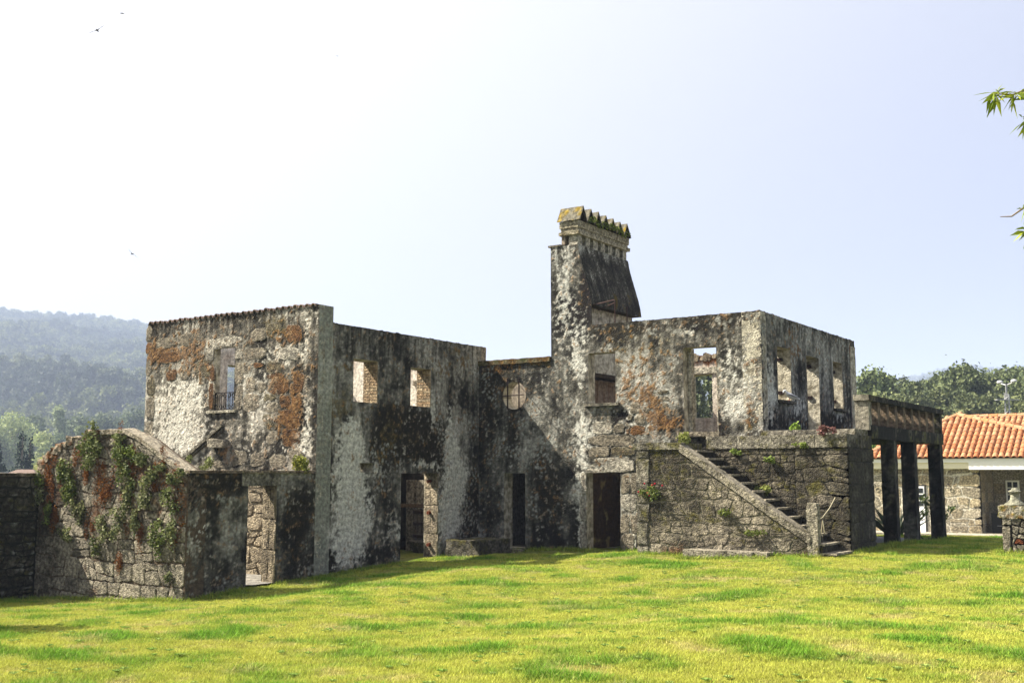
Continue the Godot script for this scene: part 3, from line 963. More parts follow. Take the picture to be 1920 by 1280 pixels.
func left_wing() -> void:
	var w := thing("ruined_wing", "roofless left wing of the ruin, two small windows in its shaded side wall", "ruin", Vector3(-18.7, 0, -19.27))
	var f1 := packed(STAINS_FRONT)
	var f2 := packed(STAINS_SIDE)
	# front: sunlit gable with iron grille
	var paint1 := func(u: float, v: float) -> Color:
		var col := plaster(f1, u, v, 3.0, .4 + .1 * smooth(3.2, 2.0, u) * smooth(5.0, 4.4, v), .045, .25, 6.6)
		col.a *= 1.3
		return col
	var mb := wall(Vector3(-25.2, 0, -19.27), Vector3.RIGHT, 6.5, -.4, 6.6, [Rect2(2.75, 4.12, .8, 1.64)], paint1, .026, .22, inner, rev_pale)
	var front := put("front_wall", mb.mesh(), M.wall, w)
	stones_of(front, FRONT_STONES, Vector3(-25.2, 0, -19.27), Vector3.RIGHT, .010, paint1)
	for s: Array in [[2.35, 4.07, 4.12]]:
		var sl := MB.new()
		block(sl, Vector3(-25.2 + 2.6, 4.05, -19.4), Vector3(-25.2 + 3.68, 4.115, -19.2), .1, rev_pale, .005)
		put("window_sill", sl.mesh(), M.stone, front)
	# sloping mortar fillet left by the shed roof, and a stone corbel
	var fl := MB.new()
	var a := Vector3(-23.75, 2.72, -19.27)
	var b := Vector3(-22.02, 3.72, -19.27)
	for i in 9:
		var q := a.lerp(b, i / 9.0)
		var q2 := a.lerp(b, (i + 1.06) / 9.0)
		fl.box(Transform3D(Basis(Vector3.BACK, atan2(b.y - a.y, b.x - a.x) + rng.randf_range(-.05, .05)), (q + q2) * .5 + Vector3(0, rng.randf_range(-.01, .01), 0)), Vector3(.24, .075, .17), lin(.30, .27, .21) * rng.randf_range(.7, 1.1))
		fl.box(Transform3D(Basis(Vector3.BACK, atan2(b.y - a.y, b.x - a.x) + rng.randf_range(-.08, .08)), (q + q2) * .5 + Vector3(.04, -.1 + rng.randf_range(-.01, .01), 0)), Vector3(.22, .05, .1), lin(.16, .14, .1) * rng.randf_range(.7, 1.1))
	put("roof_fillet", fl.mesh(), M.stone, front)
	put("corbel", stone(rect_poly(-22.42, 3.16, -21.78, 3.4, .03), Vector3(0, 0, -19.27), Vector3.RIGHT, Vector3.UP, .01, .2, .2, func(p, r): return granite(p, r, .2, .03)), M.stone, front)
	# coping of half-round tiles along the front, most broken short
	for i in 31:
		var t := MB.new()
		var x := -25.15 + i * .206
		var col := lin(.40, .29, .24) * rng.randf_range(.6, 1.1)
		barrel(t, Vector3(x + .1, 6.565 + rng.randf_range(-.012, .02), -19.22), Vector3(0, 0, -1), Vector3.UP, .085, .08, .55, col)
		put("coping_tile", t.mesh(), M.tile, front)
	# window grille
	var gr := put("window_grille", grille_frame().mesh(), M.metal, w)
	for i in 5:
		for e in 2:
			var sc := MB.new()
			var path := []
			var cx := -22.37 + i * .16
			var cy := 4.5 if e == 0 else 4.22
			for k in 15:
				var g := -PI * .5 + k * .42
				var r := .062 - k * .0024
				path.append(Vector3(cx + cos(g) * r * (1.0 if i % 2 else -1.0), cy + sin(g) * r * (-1.0 if e == 0 else 1.0) + 0.0, -19.33))
			sc.tube(path, .016, .013, 5, lin(.015, .014, .014))
			put("scroll", sc.mesh(), M.metal, gr)
		for k in 2:
			var br := MB.new()
			br.tube([Vector3(-22.4 + i * .16 + k * .06, 4.2, -19.33), Vector3(-22.4 + i * .16 + k * .06, 4.53, -19.33)], .009, .009, 5, lin(.02, .018, .018))
			put("bar", br.mesh(), M.metal, gr)
	# shaded side facing the lawn
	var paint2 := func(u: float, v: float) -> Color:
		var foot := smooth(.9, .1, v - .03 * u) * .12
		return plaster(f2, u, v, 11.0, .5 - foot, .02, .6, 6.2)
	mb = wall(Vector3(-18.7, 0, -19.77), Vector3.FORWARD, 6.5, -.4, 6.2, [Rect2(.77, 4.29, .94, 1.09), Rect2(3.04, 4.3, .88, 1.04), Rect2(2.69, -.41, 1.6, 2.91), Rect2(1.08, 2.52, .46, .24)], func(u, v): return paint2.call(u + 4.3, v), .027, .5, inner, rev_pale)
	var side := put("side_wall", mb.mesh(), M.wall, w)
	# end of the front wall, standing higher at the corner
	mb = MB.new()
	var pts := PackedVector3Array()
	var cols := PackedColorArray()
	for j in 255:
		for i in 20:
			var u := .503 * i / 19.0
			var v := -.4 + 7.0 * j / 254.0
			var col: Color = paint2.call(u + 3.8, v)
			pts.append(Vector3(-18.697 + clampf(col.a, -.02, .02) * (1.0 if i > 0 and i < 19 else 0.0), v, -19.27 - u))
			col = col.lerp(lin(.44, .45, .38), .6)
			col.a = 1.0
			cols.append(col)
	mb.grid(pts, cols, 20, 255)
	put("wall_end", mb.mesh(), M.wall, front)
	# broken upper corner at the far end
	mb = MB.new()
	block(mb, Vector3(-19.2, 5.72, -26.3), Vector3(-18.69, 6.21, -26.05), .06, rev_granite, .02)
	put("broken_corner", mb.mesh(), M.stone, side)
	# brick courses in the far reveals of the two windows
	for hz: float in [-19.77 - 1.71, -19.77 - 3.92]:
		for j in 14:
			var y := 4.31 + j * .077
			for i in 2:
				var br := MB.new()
				var x0 := -19.19 + i * .245 + (.0 if j % 2 else -.0)
				var col := lin(.52, .36, .22).lerp(lin(.6, .48, .33), rng.randf()) * rng.randf_range(.75, 1.15)
				br.box(Transform3D(Basis(), Vector3(x0 + .12, y + .034, hz + .012)), Vector3(.235 if i else .225, .064, .03), col)
				put("brick", br.mesh(), M.stone, side)
	# squared stones of the door jamb, with the lintel above
	for i in 2:
		for j in 4:
			var y: float = [.2, .86, 1.62, 2.08][j]
			var y1: float = [.86, 1.62, 2.08, 2.5][j]
			put("jamb_stone", stone(rect_poly(-19.18 + i * .24, y, -18.94 + i * .24, y1, .006), Vector3(0, 0, -24.06), Vector3.RIGHT, Vector3.UP, .008, .012 + i * .02, .06, func(p, r): return granite(p, r + .3, -.25, .09)), M.stone, side)
	for y: float in [.55, 1.42, 2.28]:
		var pin := MB.new()
		pin.tube([Vector3(-18.98, y, -24.05), Vector3(-18.98, y, -23.95)], .055, .05, 9, lin(.15, .05, .025))
		put("hinge_pin", pin.mesh(), M.metal, side)
	# the two hidden sides, seen through the windows
	mb = wall(Vector3(-25.2, 0, -26.4), Vector3.BACK, 6.63, -.4, 6.2, [Rect2(3.68, 4.1, 1.0, 1.55), Rect2(1.3, 4.1, 1.0, 1.5)], func(u, v): return plaster(f1, u + 30.0, v, 40.0, .5, 0.0), .15, .5, inner, rev_pale)
	put("outer_wall", mb.mesh(), M.wall, w)
	mb = wall(Vector3(-24.7, 0, -25.96), Vector3.RIGHT, 5.5, -.4, 6.1, [Rect2(3.68, 4.2, 1.0, .96)], func(u, v):
		var col := inner(Vector3(u * 1.7, v, u * .3))
		col.a = .01 * nf.get_noise_2d(u, v)
		return col, .07, .44, inner, rev_pale)
	var back := put("back_wall", mb.mesh(), M.wall, w)
	mb = MB.new()
	block(mb, Vector3(-21.15, 5.16, -26.0), Vector3(-19.85, 5.3, -25.9), .1, rev_granite)
	put("lintel", mb.mesh(), M.stone, back)
	mb = MB.new()
	block(mb, Vector3(-24.7, 2.75, -25.95), Vector3(-21.2, 2.95, -21.5), .4, func(_q): return lin(.1, .08, .06))  # unseen slab added to keep skylight off the ground room
	put("floor_level_slab", mb.mesh(), M.wall, w)

func grille_frame() -> MB:
	var mb := MB.new()
	var col := lin(.02, .018, .018)
	for y: float in [4.145, 4.575]:
		mb.box(Transform3D(Basis(), Vector3(-22.05, y, -19.33)), Vector3(.8, .022, .022), col)
	for x: float in [-22.43, -21.67]:
		mb.box(Transform3D(Basis(), Vector3(x, 4.36, -19.33)), Vector3(.02, .44, .02), col)
	return mb

func barrel(mb: MB, at: Vector3, dir: Vector3, up: Vector3, r0: float, r1: float, l: float, col: Color) -> void:   # half-round roof tile
	var side := dir.cross(up).normalized()
	var k := 6
	for inner_ in 2:
		for i in k:
			var g0 := PI * i / k
			var g1 := PI * (i + 1) / k
			var s := 1.0 if inner_ == 0 else .8
			var d0 := side * cos(g0) + up * sin(g0)
			var d1 := side * cos(g1) + up * sin(g1)
			var out := (d0 + d1) * (1.0 if inner_ == 0 else -1.0)
			mb.quad(at + d0 * r0 * s, at + d1 * r0 * s, at + dir * l + d1 * r1 * s, at + dir * l + d0 * r1 * s, col, out)
	for i in k:
		var d0 := side * cos(PI * i / k) + up * sin(PI * i / k)
		var d1 := side * cos(PI * (i + 1) / k) + up * sin(PI * (i + 1) / k)
		mb.quad(at + d0 * r0, at + d1 * r0, at + d1 * r0 * .8, at + d0 * r0 * .8, col * .9, -dir)

func main_house() -> void:
	var w := thing("ruined_house", "roofless two storey main house of the ruin carrying the tall chimney", "ruin", Vector3(-10.02, 0, -25.96))
	var fb := packed(STAINS_BACK)
	var fr := packed(STAINS_END)
	var paintb := func(u: float, v: float) -> Color:
		var shade := smooth(3.2, 1.6, u) * .14
		return plaster(fb, u, v, 23.0, .34 + .1 * smooth(2.8, 1.8, u), -.015 + .03 * smooth(2.5, 4.0, u), .62, 8.9 if u < 3.8 and u > 2.5 else (5.7 if u < 2.5 else 6.55))  # plaster base raised across the link wall to lighten the shadow there
	# narrow link with the round window
	var mb := wall(Vector3(-18.7, 0, -25.96), Vector3.RIGHT, 2.5, -.2, 5.73, [Rect2(.89, .42, .73, 2.08)], paintb, .026, .44, inner, rev_pale, Vector3(1.25, 4.71, .40))
	var link := put("link_wall", mb.mesh(), M.wall, w)
	var ir := put("window_bar", MB.new().mesh() if false else bar_mesh([Vector3(-17.66, 4.32, -25.93), Vector3(-17.66, 5.22, -25.93)], .02, lin(.02, .015, .012)), M.metal, link)
	ir.set_meta("label", "upright iron bar across the round window")
	put("window_bar", bar_mesh([Vector3(-17.27, 4.32, -25.93), Vector3(-17.27, 5.2, -25.93)], .02, lin(.02, .015, .012)), M.metal, link)
	put("window_bar", bar_mesh([Vector3(-17.82, 4.70, -25.92), Vector3(-17.1, 4.72, -25.92)], .017, lin(.03, .02, .016)), M.metal, link)
	mb = MB.new()
	block(mb, Vector3(-17.9, .28, -26.3), Vector3(-17.0, .4, -25.7), .1, rev_granite)
	put("door_step", mb.mesh(), M.stone, link)
	mb = MB.new()
	block(mb, Vector3(-18.69, 5.62, -26.35), Vector3(-16.22, 5.76, -25.9), .06, func(p):
		var c := n3.get_noise_3d(p.x * 3.0, p.y * 3.0, p.z * 3.0)
		return lin(.19, .16, .09).lerp(lin(.17, .095, .025), smooth(-.1, .3, c)).lerp(lin(.07, .075, .02), smooth(.1, .5, -c)), .02)
	put("coping", mb.mesh(), M.stone, link)
	# front
	var u0 := 2.5
	mb = wall(Vector3(-16.2, 0, -25.96), Vector3.RIGHT, 6.18, -.2, 6.55, [Rect2(1.2, 4.39, .84, 1.38), Rect2(4.05, 3.55, .94, 2.19), Rect2(1.11, .43, 1.04, 2.08)], func(u, v): return paintb.call(u + u0, v), .027, .36, inner, rev_pale)
	var front := put("front_wall", mb.mesh(), M.wall, w)
	stones_of(front, BACK_STONES, Vector3(-18.7, 0, -25.96), Vector3.RIGHT, .014, paintb)
	mb = MB.new()
	block(mb, Vector3(-15.1, 4.31, -26.3), Vector3(-14.03, 4.385, -25.85), .1, func(p): return granite(p, .4, .25, 0.0), .006)
	put("window_sill", mb.mesh(), M.stone, front)
	mb = MB.new()
	block(mb, Vector3(-15.15, .3, -26.4), Vector3(-14.0, .42, -25.75), .1, rev_granite)
	put("door_step", mb.mesh(), M.stone, front)
	mb = MB.new()
	block(mb, Vector3(-12.25, 3.42, -26.46), Vector3(-11.1, 3.54, -25.72), .1, rev_granite)
	put("door_step", mb.mesh(), M.stone, front)
	# timber door frame left in the upper doorway
	for d: Array in [[-12.14, 3.55, -12.04, 5.74], [-11.33, 3.55, -11.23, 5.74]]:
		mb = MB.new()
		block(mb, Vector3(d[0], d[1], -26.4), Vector3(d[2], d[3], -26.2), .1, rev_pale, .004)
		put("door_frame", mb.mesh(), M.stone, front)
	# shaded end facing the balcony
	mb = wall(Vector3(-10.02, 0, -25.96), Vector3.FORWARD, 7.8, -.2, 6.55, [Rect2(1.1, 4.38, .98, 1.38), Rect2(3.34, 3.58, 1.02, 2.14), Rect2(5.64, 4.37, .86, 1.38)], func(u, v):
		var foot := smooth(4.5, 3.5, v) * .1
		return plaster(fr, u, v, 51.0, .44 - foot, -.01, .5, 6.55), .028, .5, inner, rev_pale)
	var end := put("end_wall", mb.mesh(), M.wall, w)
	for s: Array in [[-27.0, -28.1], [-31.5, -32.55]]:
		mb = MB.new()
		block(mb, Vector3(-10.3, 4.3, s[1]), Vector3(-9.9, 4.372, s[0]), .1, func(p): return granite(p, .3, .35, 0.0), .006)
		put("window_sill", mb.mesh(), M.stone, end)
	for s: Array in [[-28.07, -28.03], [-30.34, -30.3], [-32.47, -32.43]]:
		for y: float in [4.62, 5.5]:
			mb = MB.new()
			mb.box(Transform3D(Basis(), Vector3(-10.3, y, s[0] + .04)), Vector3(.14, .09, .05), lin(.02, .015, .012))
			put("iron_bracket", mb.mesh(), M.metal, end)
	# back wall with its window, rubble showing along the broken top
	mb = wall(Vector3(-16.2, 0, -33.26), Vector3.RIGHT, 6.2, -.2, 6.35, [Rect2(.85, 4.3, .8, 1.42), Rect2(3.3, 4.3, .8, 1.42)], func(u, v):
		var col := inner(Vector3(u, v, 3.0)).lerp(lin(.62, .53, .45), .5)
		col = col.lerp(lin(.32, .13, .05), smooth(5.95, 6.15, v + .2 * nf.get_noise_2d(u, 3.0)))
		col.a = .02 * nf.get_noise_2d(u, v)
		return col, .06, .5, inner, rev_pale)
	var back := put("back_wall", mb.mesh(), M.wall, w)
	for i in 40:
		var x := -16.1 + i * .15 + rng.randf_range(-.04, .04)
		var s := rng.randf_range(.06, .12)
		put("stone", stone(rect_poly(x - s, 6.12 + rng.randf_range(0, .1), x + s, 6.32 + rng.randf_range(0, .14), .03), Vector3(0, 0, -33.26), Vector3.RIGHT, Vector3.UP, .01, .06, .25, func(p, r): return granite(p, r, .0, .12)), M.stone, back)
	mb = MB.new()
	block(mb, Vector3(-15.5, 5.75, -33.3), Vector3(-14.3, 5.95, -33.2), .1, rev_pale, .008)
	put("lintel", mb.mesh(), M.stone, back)
	# wall on the left, floor slab, inner partition under the chimney
	mb = wall(Vector3(-15.75, 0, -26.46), Vector3.FORWARD, 6.8, -.2, 5.9, [], func(u, v):
		var ce := ncell.get_noise_2d(u * .35, v * .3)
		var col := inner(Vector3(0, v, u))
		if v < 3.3:
			col = lin(.11, .065, .03).lerp(lin(.42, .32, .12), smooth(-.35, -.1, ce + .3 * nm.get_noise_2d(u, v)))
		elif v < 5.2:
			col = col.lerp(lin(.16, .09, .045), .75)
		col.a = .02 * nf.get_noise_2d(u, v)
		return col, .06, .45, inner, rev_pale)
	put("inner_wall", mb.mesh(), M.wall, w)
	mb = MB.new()
	block(mb, Vector3(-15.74, 3.25, -33.2), Vector3(-10.55, 3.5, -28.6), .5, func(_p): return lin(.16, .14, .11))
	put("floor_level_slab", mb.mesh(), M.wall, w)
	# kitchen hood under the chimney: beam, hood face and the black hearth
	mb = MB.new()
	block(mb, Vector3(-15.74, 5.2, -29.9), Vector3(-15.3, 5.32, -26.6), .1, func(_p): return lin(.06, .045, .03))
	block(mb, Vector3(-15.74, 5.33, -29.8), Vector3(-15.36, 6.3, -26.65), .1, func(p): return lin(.7, .67, .55).lerp(lin(.35, .32, .25), smooth(.0, .4, n3.get_noise_3d(p.x * 3.0, p.y * 3.0, p.z * 3.0))))
	put("fireplace_hood", mb.mesh(), M.wall, w)
	mb = MB.new()
	mb.box(Transform3D(Basis(), Vector3(-15.7, 4.5, -29.3)), Vector3(.08, 1.2, .7), lin(.012, .01, .009))
	put("hearth", mb.mesh(), M.wall, w)
	# rooms behind the link wall
	mb = wall(Vector3(-18.7, 0, -29.6), Vector3.RIGHT, 2.9, -.2, 5.9, [], func(u, v):
		var col := inner(Vector3(u * 1.3, v, 1.0))
		col.a = 0.0
		return col, .06, .4, inner, rev_pale)
	put("inner_wall", mb.mesh(), M.wall, w)
	mb = MB.new()
	block(mb, Vector3(-18.69, 2.9, -29.58), Vector3(-16.25, 3.1, -27.3), .5, func(_p): return lin(.12, .1, .08))  # slab added over the link room so that its doorway looks dark
	put("floor_level_slab", mb.mesh(), M.wall, w)
	mb = wall(Vector3(-18.7, 0, -26.42), Vector3.FORWARD, 3.6, -.2, 5.6, [], func(u, v):
		var col := inner(Vector3(0, v, u * 1.4)).lerp(lin(.8, .77, .74), .4)
		col.a = 0.0
		return col, .06, .4, inner, rev_pale)
	put("inner_wall", mb.mesh(), M.wall, w)
	chimney(w, paintb)

func bar_mesh(path: Array, r: float, col: Color) -> ArrayMesh:
	var mb := MB.new()
	mb.tube(path, r, r, 6, col)
	return mb.mesh()

func chimney(w: Node3D, paintb: Callable) -> void:
	var mb := MB.new()
	var right := func(y: float) -> float: return lerpf(-14.87, -15.33, smooth(6.9, 9.2, y) * 1.02) if y > 7.0 else -14.87
	var zb := -28.95
	# front
	var p := PackedVector3Array()
	var c := PackedColorArray()
	var nv := 92
	for j in nv:
		var y := 6.55 + 2.32 * j / (nv - 1.0)
		var xr: float = right.call(y)
		for i in 50:
			var x := lerpf(-16.2, xr, i / 49.0)
			var col: Color = paintb.call(x + 18.7, y)
			p.append(Vector3(x, y, -25.96 + (col.a if i > 0 and i < 49 else 0.0)))
			col.a = 1.0
			c.append(col)
	mb.grid(p, c, 50, nv)
	# sloping hood on the right, overhanging a set-back wall
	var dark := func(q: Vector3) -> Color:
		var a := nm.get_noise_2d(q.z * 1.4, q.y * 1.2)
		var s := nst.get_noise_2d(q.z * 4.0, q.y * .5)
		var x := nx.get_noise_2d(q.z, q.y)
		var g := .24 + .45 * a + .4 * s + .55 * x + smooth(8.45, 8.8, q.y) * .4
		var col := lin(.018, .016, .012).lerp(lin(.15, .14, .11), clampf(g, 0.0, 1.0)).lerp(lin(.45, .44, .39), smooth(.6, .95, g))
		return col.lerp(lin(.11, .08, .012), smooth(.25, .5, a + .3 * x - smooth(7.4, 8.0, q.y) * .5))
	p = PackedVector3Array(); c = PackedColorArray()
	for j in 60:
		var y := 7.12 + 1.75 * j / 59.0
		for i in 90:
			var z := lerpf(-25.97, zb, i / 89.0)
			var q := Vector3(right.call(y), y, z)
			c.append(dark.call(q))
			q.x += .01 * nf.get_noise_2d(z, y)
			p.append(q)
	mb.grid(p, c, 90, 60)
	var e: float = right.call(7.12)
	mb.quad(Vector3(e, 7.12, -25.97), Vector3(e, 7.12, zb), Vector3(e - .35, 7.12, zb), Vector3(e - .35, 7.12, -25.97), lin(.05, .045, .035), Vector3.DOWN)
	sheet(mb, Vector3(-15.2, 6.5, -26.0), Vector3(0, 0, -2.9), Vector3(0, .64, 0), .06, rev_pale, .01)
	mb.quad(Vector3(-14.88, 6.5, -25.98), Vector3(-15.2, 6.5, -26.4), Vector3(-15.2, 7.13, -26.4), Vector3(-14.88, 7.13, -25.98), lin(.3, .29, .26), Vector3(1, 0, 0))
	sheet(mb, Vector3(-16.2, 5.5, zb), Vector3(0, 0, 2.99), Vector3(0, 3.37, 0), .12, rev_pale, .008)
	for j in 20:
		var y := 6.5 + 2.37 * j / 20.0
		var y1 := 6.5 + 2.37 * (j + 1) / 20.0
		mb.quad(Vector3(-16.2, y, zb), Vector3(right.call(y) if y > 7.1 else -15.2, y, zb), Vector3(right.call(y1) if y > 7.1 else -15.2, y1, zb), Vector3(-16.2, y1, zb), rev_pale(Vector3(0, y, zb)), Vector3.FORWARD)
	mb.quad(Vector3(-16.2, 8.87, -25.96), Vector3(-15.33, 8.87, -25.96), Vector3(-15.33, 8.87, zb), Vector3(-16.2, 8.87, zb), lin(.2, .18, .14), Vector3.UP)
	var ch := put("chimney", mb.mesh(), M.wall, w)
	# flat slab on the left shoulder
	mb = MB.new()
	block(mb, Vector3(-16.27, 8.87, zb), Vector3(-15.86, 8.92, -25.93), .15, rev_granite, .008)
	put("shoulder_slab", mb.mesh(), M.stone, ch)
	# smoke vents: a row of short piers carrying the cornice
	var z := -26.0
	for i in 7:
		mb = MB.new()
		block(mb, Vector3(-15.62, 8.87, z - .25), Vector3(-15.33, 9.16, z), .08, func(q): return rev_pale(q).lerp(lin(.6, .56, .47), .6), .006)
		put("vent_pier", mb.mesh(), M.stone, ch)
		z -= .44
	for x: float in [-15.86, -15.6]:
		mb = MB.new()
		block(mb, Vector3(x, 8.9, -26.3), Vector3(x + .12, 9.16, -26.0), .08, func(q): return lin(.34, .22, .17).lerp(rev_pale(q), .5), .006)
		put("vent_pier", mb.mesh(), M.stone, ch)
	mb = MB.new()
	block(mb, Vector3(-15.72, 8.87, zb + .1), Vector3(-15.62, 9.16, -26.3), .2, func(_q): return lin(.02, .018, .015))
	put("flue", mb.mesh(), M.stone, ch)
	for k: Array in [[9.16, 9.26, .05], [9.262, 9.36, .0], [9.362, 9.56, .03]]:
		mb = MB.new()
		var g: float = k[2]
		block(mb, Vector3(-15.86 - g, k[0], zb - g), Vector3(-15.31 + g, k[1], -25.97 + g), .07, func(q): return lin(.55, .49, .36).lerp(lin(.2, .16, .09), smooth(-.05, .5, n3.get_noise_3d(q.x * 4.0, q.y * 4.0, q.z * 4.0))), .012)
		put("cornice", mb.mesh(), M.stone, ch)
	# seven ridge-shaped cap slabs, one behind the other, golden with lichen
	for i in 7:
		mb = MB.new()
		var zc := -26.12 - i * .435
		var h := .40 + rng.randf_range(-.02, .03)
		if i == 0:
			h = .43
		var cols := func(q: Vector3) -> Color:
			var n := n3.get_noise_3d(q.x * 3.5, q.y * 3.5, q.z * 3.5)
			return lin(.24, .22, .17).lerp(lin(.36, .25, .025), smooth(.0, .4, n + (.06 if i in [0, 6] else -.12)))
		var xa := -15.95
		var xb := -15.2
		var w2 := .235
		for sg: float in [-1.0, 1.0]:
			sheet(mb, Vector3(xa if sg > 0 else xb, 9.56, zc + w2 * sg), Vector3((xb - xa) * sg, 0, 0), Vector3(0, h, -w2 * sg), .06, cols, .012)
			sheet(mb, Vector3(xb if sg > 0 else xa, 9.56, zc + (w2 - .05) * sg), Vector3(-(xb - xa) * sg, 0, 0), Vector3(0, h - .07, -(w2 - .05) * sg), .15, func(_q): return lin(.06, .05, .04))
		for x: float in [xa, xb]:
			for sg: float in [-1.0, 1.0]:
				mb.quad(Vector3(x, 9.56, zc + w2 * sg), Vector3(x, 9.56 + h, zc), Vector3(x, 9.56 + h - .07, zc), Vector3(x, 9.56, zc + (w2 - .05) * sg), cols.call(Vector3(x, 9.6, zc)), Vector3(signf(x + 15.6), 0, 0))
		put("cap_slab", mb.mesh(), M.stone, ch)
	# weeds growing from the cornice on the right
	mb = MB.new()
	var lobes := []
	for i in 12:
		lobes.append([Vector3(-15.2, 9.6 + rng.randf_range(-.04, .1), -26.5 - i * .2), Vector3(.08, .08, .13), 1.0])
	foliage(mb, lobes, 330, .075, lin(.06, .09, .015), lin(.2, .24, .04), .2)
	put("weeds", mb.mesh(), M.leaf, ch)

func mossy(p: Vector3, r: float, dirt_shade: float, warm: float, moss: float) -> Color:
	var col := granite(p, r, dirt_shade, warm)
	var a := n3.get_noise_3d(p.x * 2.2, p.y * 2.2, p.z * 2.2)
	var b := n3.get_noise_3d(p.x * 7.0, p.y * 7.0, p.z * 7.0)
	return col.lerp(lin(.085, .085, .012).lerp(lin(.16, .14, .03), clampf(.5 + b, 0.0, 1.0)), smooth(.1, .5, moss + a + .6 * b) * .85)

# a bed of dark mortar behind a set of stones
func bed(parent: Node3D, o: Vector3, ud: Vector3, poly: PackedVector2Array, thick: float, col: Color) -> void:
	var mb := MB.new()
	var nd := ud.cross(Vector3.UP)
	var tri := Geometry2D.triangulate_polygon(poly)
	for k: float in [0.0, -thick]:
		for i in range(0, tri.size(), 3):
			mb.flat(o + ud * poly[tri[i]].x + Vector3.UP * poly[tri[i]].y + nd * k, o + ud * poly[tri[i + 1]].x + Vector3.UP * poly[tri[i + 1]].y + nd * k, o + ud * poly[tri[i + 2]].x + Vector3.UP * poly[tri[i + 2]].y + nd * k, col, nd if k == 0.0 else -nd)
	for i in poly.size():
		var a := o + ud * poly[i].x + Vector3.UP * poly[i].y
		var b := o + ud * poly[(i + 1) % poly.size()].x + Vector3.UP * poly[(i + 1) % poly.size()].y
		mb.quad(a, b, b - nd * thick, a - nd * thick, col)
	put("mortar", mb.mesh(), M.wall, parent)

func clip_to(cells: Array, cuts: Array) -> Array:   # cuts: [point, inward normal]
	var out := []
	for q: PackedVector2Array in cells:
		var r := q
		for k: Array in cuts:
			r = clip(r, k[0], k[1])
			if r.size() < 3:
				break
		if r.size() > 2 and area_of(r) > .004:
			out.append(r)
	return out

